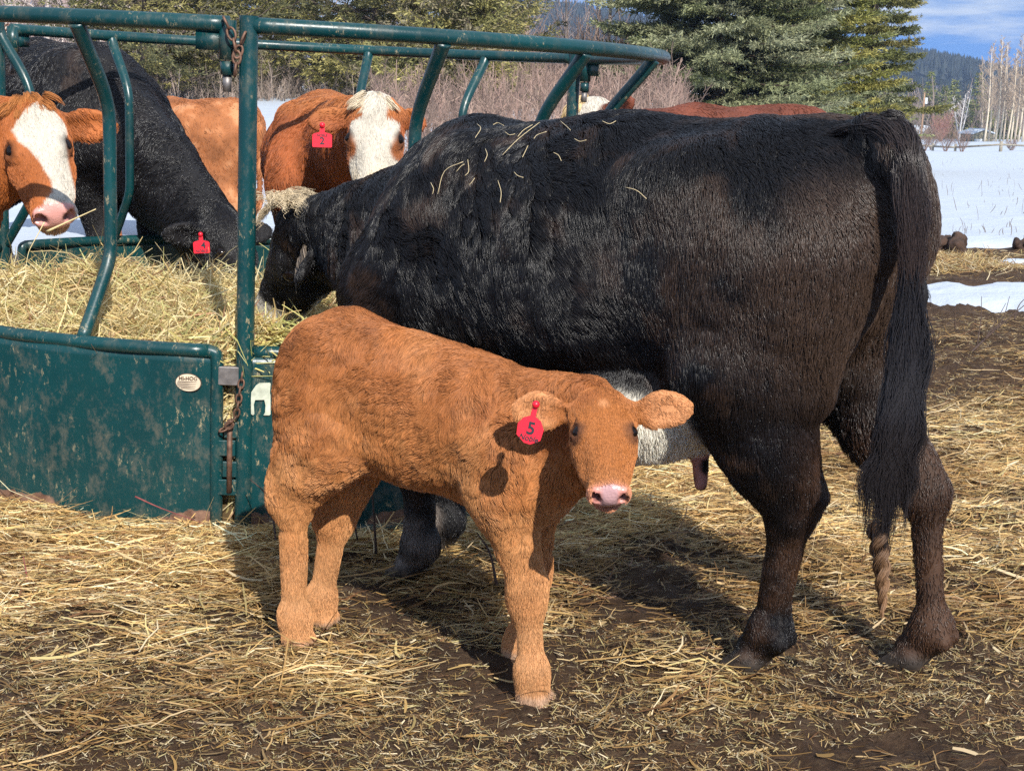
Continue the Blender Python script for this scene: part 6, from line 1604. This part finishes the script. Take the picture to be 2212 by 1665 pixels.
def poll_hair(o, hd, col, n=1500, seed=3, size=0.07, fwd=0.4, rad=0.0013):
    r = np.random.default_rng(seed); H, x, y, z = hd['H'], hd['x'], hd['y'], hd['z']; g = []
    for k in range(26):
        j = r.normal(0, 1, 6); yy = float(np.clip(0.08 * j[0], -0.13, 0.13))
        b = H(0.03 + 0.04 * j[1], yy, -0.03)
        g.append(([b, b + size * (0.6 * z - 0.2 * x) + y * 0.01 * j[2], b + size * (0.8 * z + fwd * x) + y * (0.02 * j[2] + 0.25 * yy), b + size * (0.35 * z + 1.7 * fwd * x) + y * (0.03 * j[2] + 0.4 * yy)],
                  (0.014, 0.016, 0.013, 0.006), np.asarray(col)))
    return hair_guides('poll_tuft', g, n, 0.3, rad, None, M_COAT, o, seed=seed, K=8)

RED = np.array([0.33, 0.100, 0.030]); DARKRED = np.array([0.15, 0.042, 0.022])

def herd():
    # 1 red cow with a white blaze, head in the feeder at the left
    def c1(B, p, q, h, hm):
        n = fbm(p, 10, 5, 3)
        c = RED * np.array([1.05, 1.05, 0.9]) * (1 + 0.2 * n)[:, None]
        yl = np.interp(h[:, 0], [-0.02, 0.08, 0.16, 0.22, 0.36, 0.44, 0.55, 0.72, 0.84, 0.95], [0.12, 0.0, -0.10, -0.17, -0.15, -0.075, -0.02, 0.025, 0.01, -0.10]) + 0.012 * n
        yr = np.interp(h[:, 0], [-0.02, 0.10, 0.2, 0.5, 0.8, 1.0], [0.13, 0.16, 0.22, 0.19, 0.19, 0.2]) + 0.012 * n
        m = sstep(-0.012, 0.012, h[:, 1] - yl) * sstep(0.012, -0.012, h[:, 1] - yr) * sstep(-0.3, -0.2, h[:, 2]) * hm * (h[:, 0] > 0.0)
        c = lerp(c, WHITE * 0.98, m)
        c = lerp(c, np.array([0.66, 0.42, 0.22]), sstep(0.80, 0.92, h[:, 0]) * sstep(-0.1, -0.25, h[:, 2]) * hm * 0.8)
        return c
    poll = P(62, 222, 5.42); muz = P(122, 470, 5.10)
    B, o, hd = far_cow('red_cow', 'red cow with white blaze and pink nose, head in the feeder, straw in its mouth', (-3.65, 5.75, 0.05), (0.985, -0.17), 1.02, None, poll, muz,
                       np.array([0.30, -0.82, 0.35]), c1, M_COAT, 60000, L=0.50, wf=1.02, h=0.0095, ears=[(np.array([-0.8, 0.1, 0.0]), np.array([0.1, -0.9, 0.2])), (np.array([0.93, 0.28, -0.02]), np.array([0.05, -0.95, 0.0]))],
                       curl=0.5, seed=21, hair_r=0.0011, hid=lambda p: np.where(p[:, 0] < -2.6, 0.25, 1.5))
    poll_hair(o, hd, np.array([0.42, 0.16, 0.045]), 2200, 5, 0.042, 0.6, 0.0008)
    # 2 black cow reaching in from the far side, tag 4
    def c2(B, p, q, h, hm):
        n = fbm(p, 8, 15, 3)
        c = np.broadcast_to(BLACK * 1.25, p.shape) * (1 + 0.3 * n)[:, None]
        c = lerp(c, DUSTY * 0.8, sstep(0.3, 0.9, n + 0.4 * vnoise(p, 2.5, 9)) * sstep(0.9, 1.1, q[:, 2]) * 0.5)
        c = lerp(c, WHITE * 0.85, sstep(0.84, 0.9, h[:, 0]) * hm)
        return c
    poll = P(492, 468, 6.78); muz = P(565, 640, 6.55)
    W2 = (-3.22, 8.45, 0.20)
    B, o, hd = far_cow('black_cow', 'black cow with red tag 4, neck bent down to the hay from the far side', W2, (0.80, -0.60), 1.06, None, poll, muz,
                       np.array([0.55, -0.45, 0.35]), c2, M_COAT_BLACK, 90000, h=0.012, curl=0.9, seed=22, neck=dict(thick=1.1),
                       ears=[(np.array([-0.75, -0.55, 0.1]), np.array([0.1, -0.8, -0.2])), (np.array([0.6, 0.75, 0.1]), np.array([0.3, -0.6, 0.3]))], hair_r=0.0016)
    ear_tag(o, P(433, 504, 6.55), (1, 0.1, 0.02), (-0.05, 0.1, 0.99), (0.05, -0.99, 0.1), 0.074, 0.092, ('4', 0.042, -0.62, 0.12), [('NOBLE', 0.018, -0.90, 0)], 'red ear tag with a black 4')
    # 3 cinnamon cow standing out on the snow
    def c3(B, p, q, h, hm):
        n = fbm(p, 9, 25, 3)
        c = np.array([0.36, 0.13, 0.045]) * (1 + 0.35 * n)[:, None]
        c = lerp(c, np.array([0.56, 0.30, 0.15]), sstep(0.1, 0.7, n) * 0.5)
        c = lerp(c, PINK * 0.9, ball(q, (0.35, 0, 0.55), 0.2, 0.03))
        return c
    B, o, hd = far_cow('cinnamon_cow', 'curly cinnamon cow standing on the snow, rump beside the black cow neck', (-2.14, 11.6, -0.03), (-0.96, 0.28), 0.97, None, (-4.05, 12.1, 1.15), (-4.35, 12.15, 0.85),
                       np.array([-0.7, -0.1, 0.5]), c3, M_COAT, 24000, h=0.016, curl=1.1, seed=23, hair_r=0.0024)
    # 4 red cow with white face, tag 2
    def c4(B, p, q, h, hm):
        n = fbm(p, 9, 35, 3)
        c = np.array([0.33, 0.095, 0.030]) * (1 + 0.25 * n)[:, None]
        c = lerp(c, np.array([0.46, 0.17, 0.05]), sstep(1.2, 1.32, q[:, 2]) * 0.7)
        eyep = np.zeros(len(p))
        for sg in (-1, 1):
            eyep = np.maximum(eyep, ball(np.stack([h[:, 0] * 0.75, h[:, 1], h[:, 2] * 0.8], 1), (0.43 * 0.75, sg * 0.215, -0.12 * 0.8), 0.095, 0.02))
        m = sstep(-0.30, -0.22, h[:, 2]) * sstep(0.245, 0.22, np.abs(h[:, 1]) + 0.12 * (h[:, 0] < 0.2)) * hm
        c = lerp(c, WHITE * (1 + 0.06 * n)[:, None], np.clip(m, 0, 1))
        c = lerp(c, np.array([0.30, 0.10, 0.035]), eyep * hm)
        c = lerp(c, np.array([0.62, 0.48, 0.30]), sstep(0.6, 0.8, h[:, 0]) * sstep(0.0, 0.6, n + 0.3) * hm * 0.7)
        return c
    poll = P(812, 215, 6.72); muz = P(800, 395, 6.50)
    B, o, hd = far_cow('red_cow', 'red cow with curly white face and red tag 2, looking over the black cow', (-1.22, 9.4, 0.0), (0.13, -0.99), 1.0, None, poll, muz,
                       np.array([0.02, -0.86, 0.42]), c4, M_COAT, 70000, L=0.49, wf=1.25, h=0.011, curl=0.9, seed=24, hair_r=0.0014, curl_scale=13,
                       ears=[(np.array([-0.93, 0.0, -0.12]), np.array([0.0, -0.95, 0.25])), (np.array([0.45, 0.88, -0.1]), np.array([0.7, -0.5, 0.2]))])
    poll_hair(o, hd, np.array([0.60, 0.50, 0.36]), 2600, 6, 0.036, 0.6, 0.001)
    ear_tag(o, P(696, 268, 6.50), (1, 0.08, -0.03), (0.02, 0.12, 0.99), (0.0, -0.99, 0.12), 0.088, 0.105, ('2', 0.045, -0.74, 0.0), [('NOBLE', 0.015, -0.50, 0)], 'red ear tag with a black 2')
    # 5 dark red cow with cream poll, mostly behind the black cow
    def c5(B, p, q, h, hm):
        n = fbm(p, 9, 45, 3)
        c = DARKRED * (1 + 0.35 * n)[:, None]
        m = sstep(-0.30, -0.22, h[:, 2]) * sstep(0.24, 0.20, np.abs(h[:, 1])) * hm
        return lerp(c, WHITE, np.clip(m, 0, 1))
    B, o, hd = far_cow('dark_red_cow', 'dark red cow with cream poll, its back just showing behind the big black cow', (1.75, 8.35, -0.075), (-0.985, -0.17), 1.0, None,
                       P(1262, 222, 7.75), P(1215, 370, 7.55), np.array([-0.75, -0.3, 0.5]), c5, M_COAT, 36000, h=0.014, curl=1.0, seed=25, hair_r=0.0018)
    poll_hair(o, hd, np.array([0.66, 0.49, 0.26]), 1500, 7, 0.06, 0.5, 0.0015)
# ------------------------------------------------------------------ assemble
build_ground()
build_snow()
build_haze()
build_hill()
build_trees()
build_far_things()
build_feeder()
build_hay()
build_straw()
herd()
_nc = near_cow()
tan_calf()
build_wisps(_nc)
build_twigs()
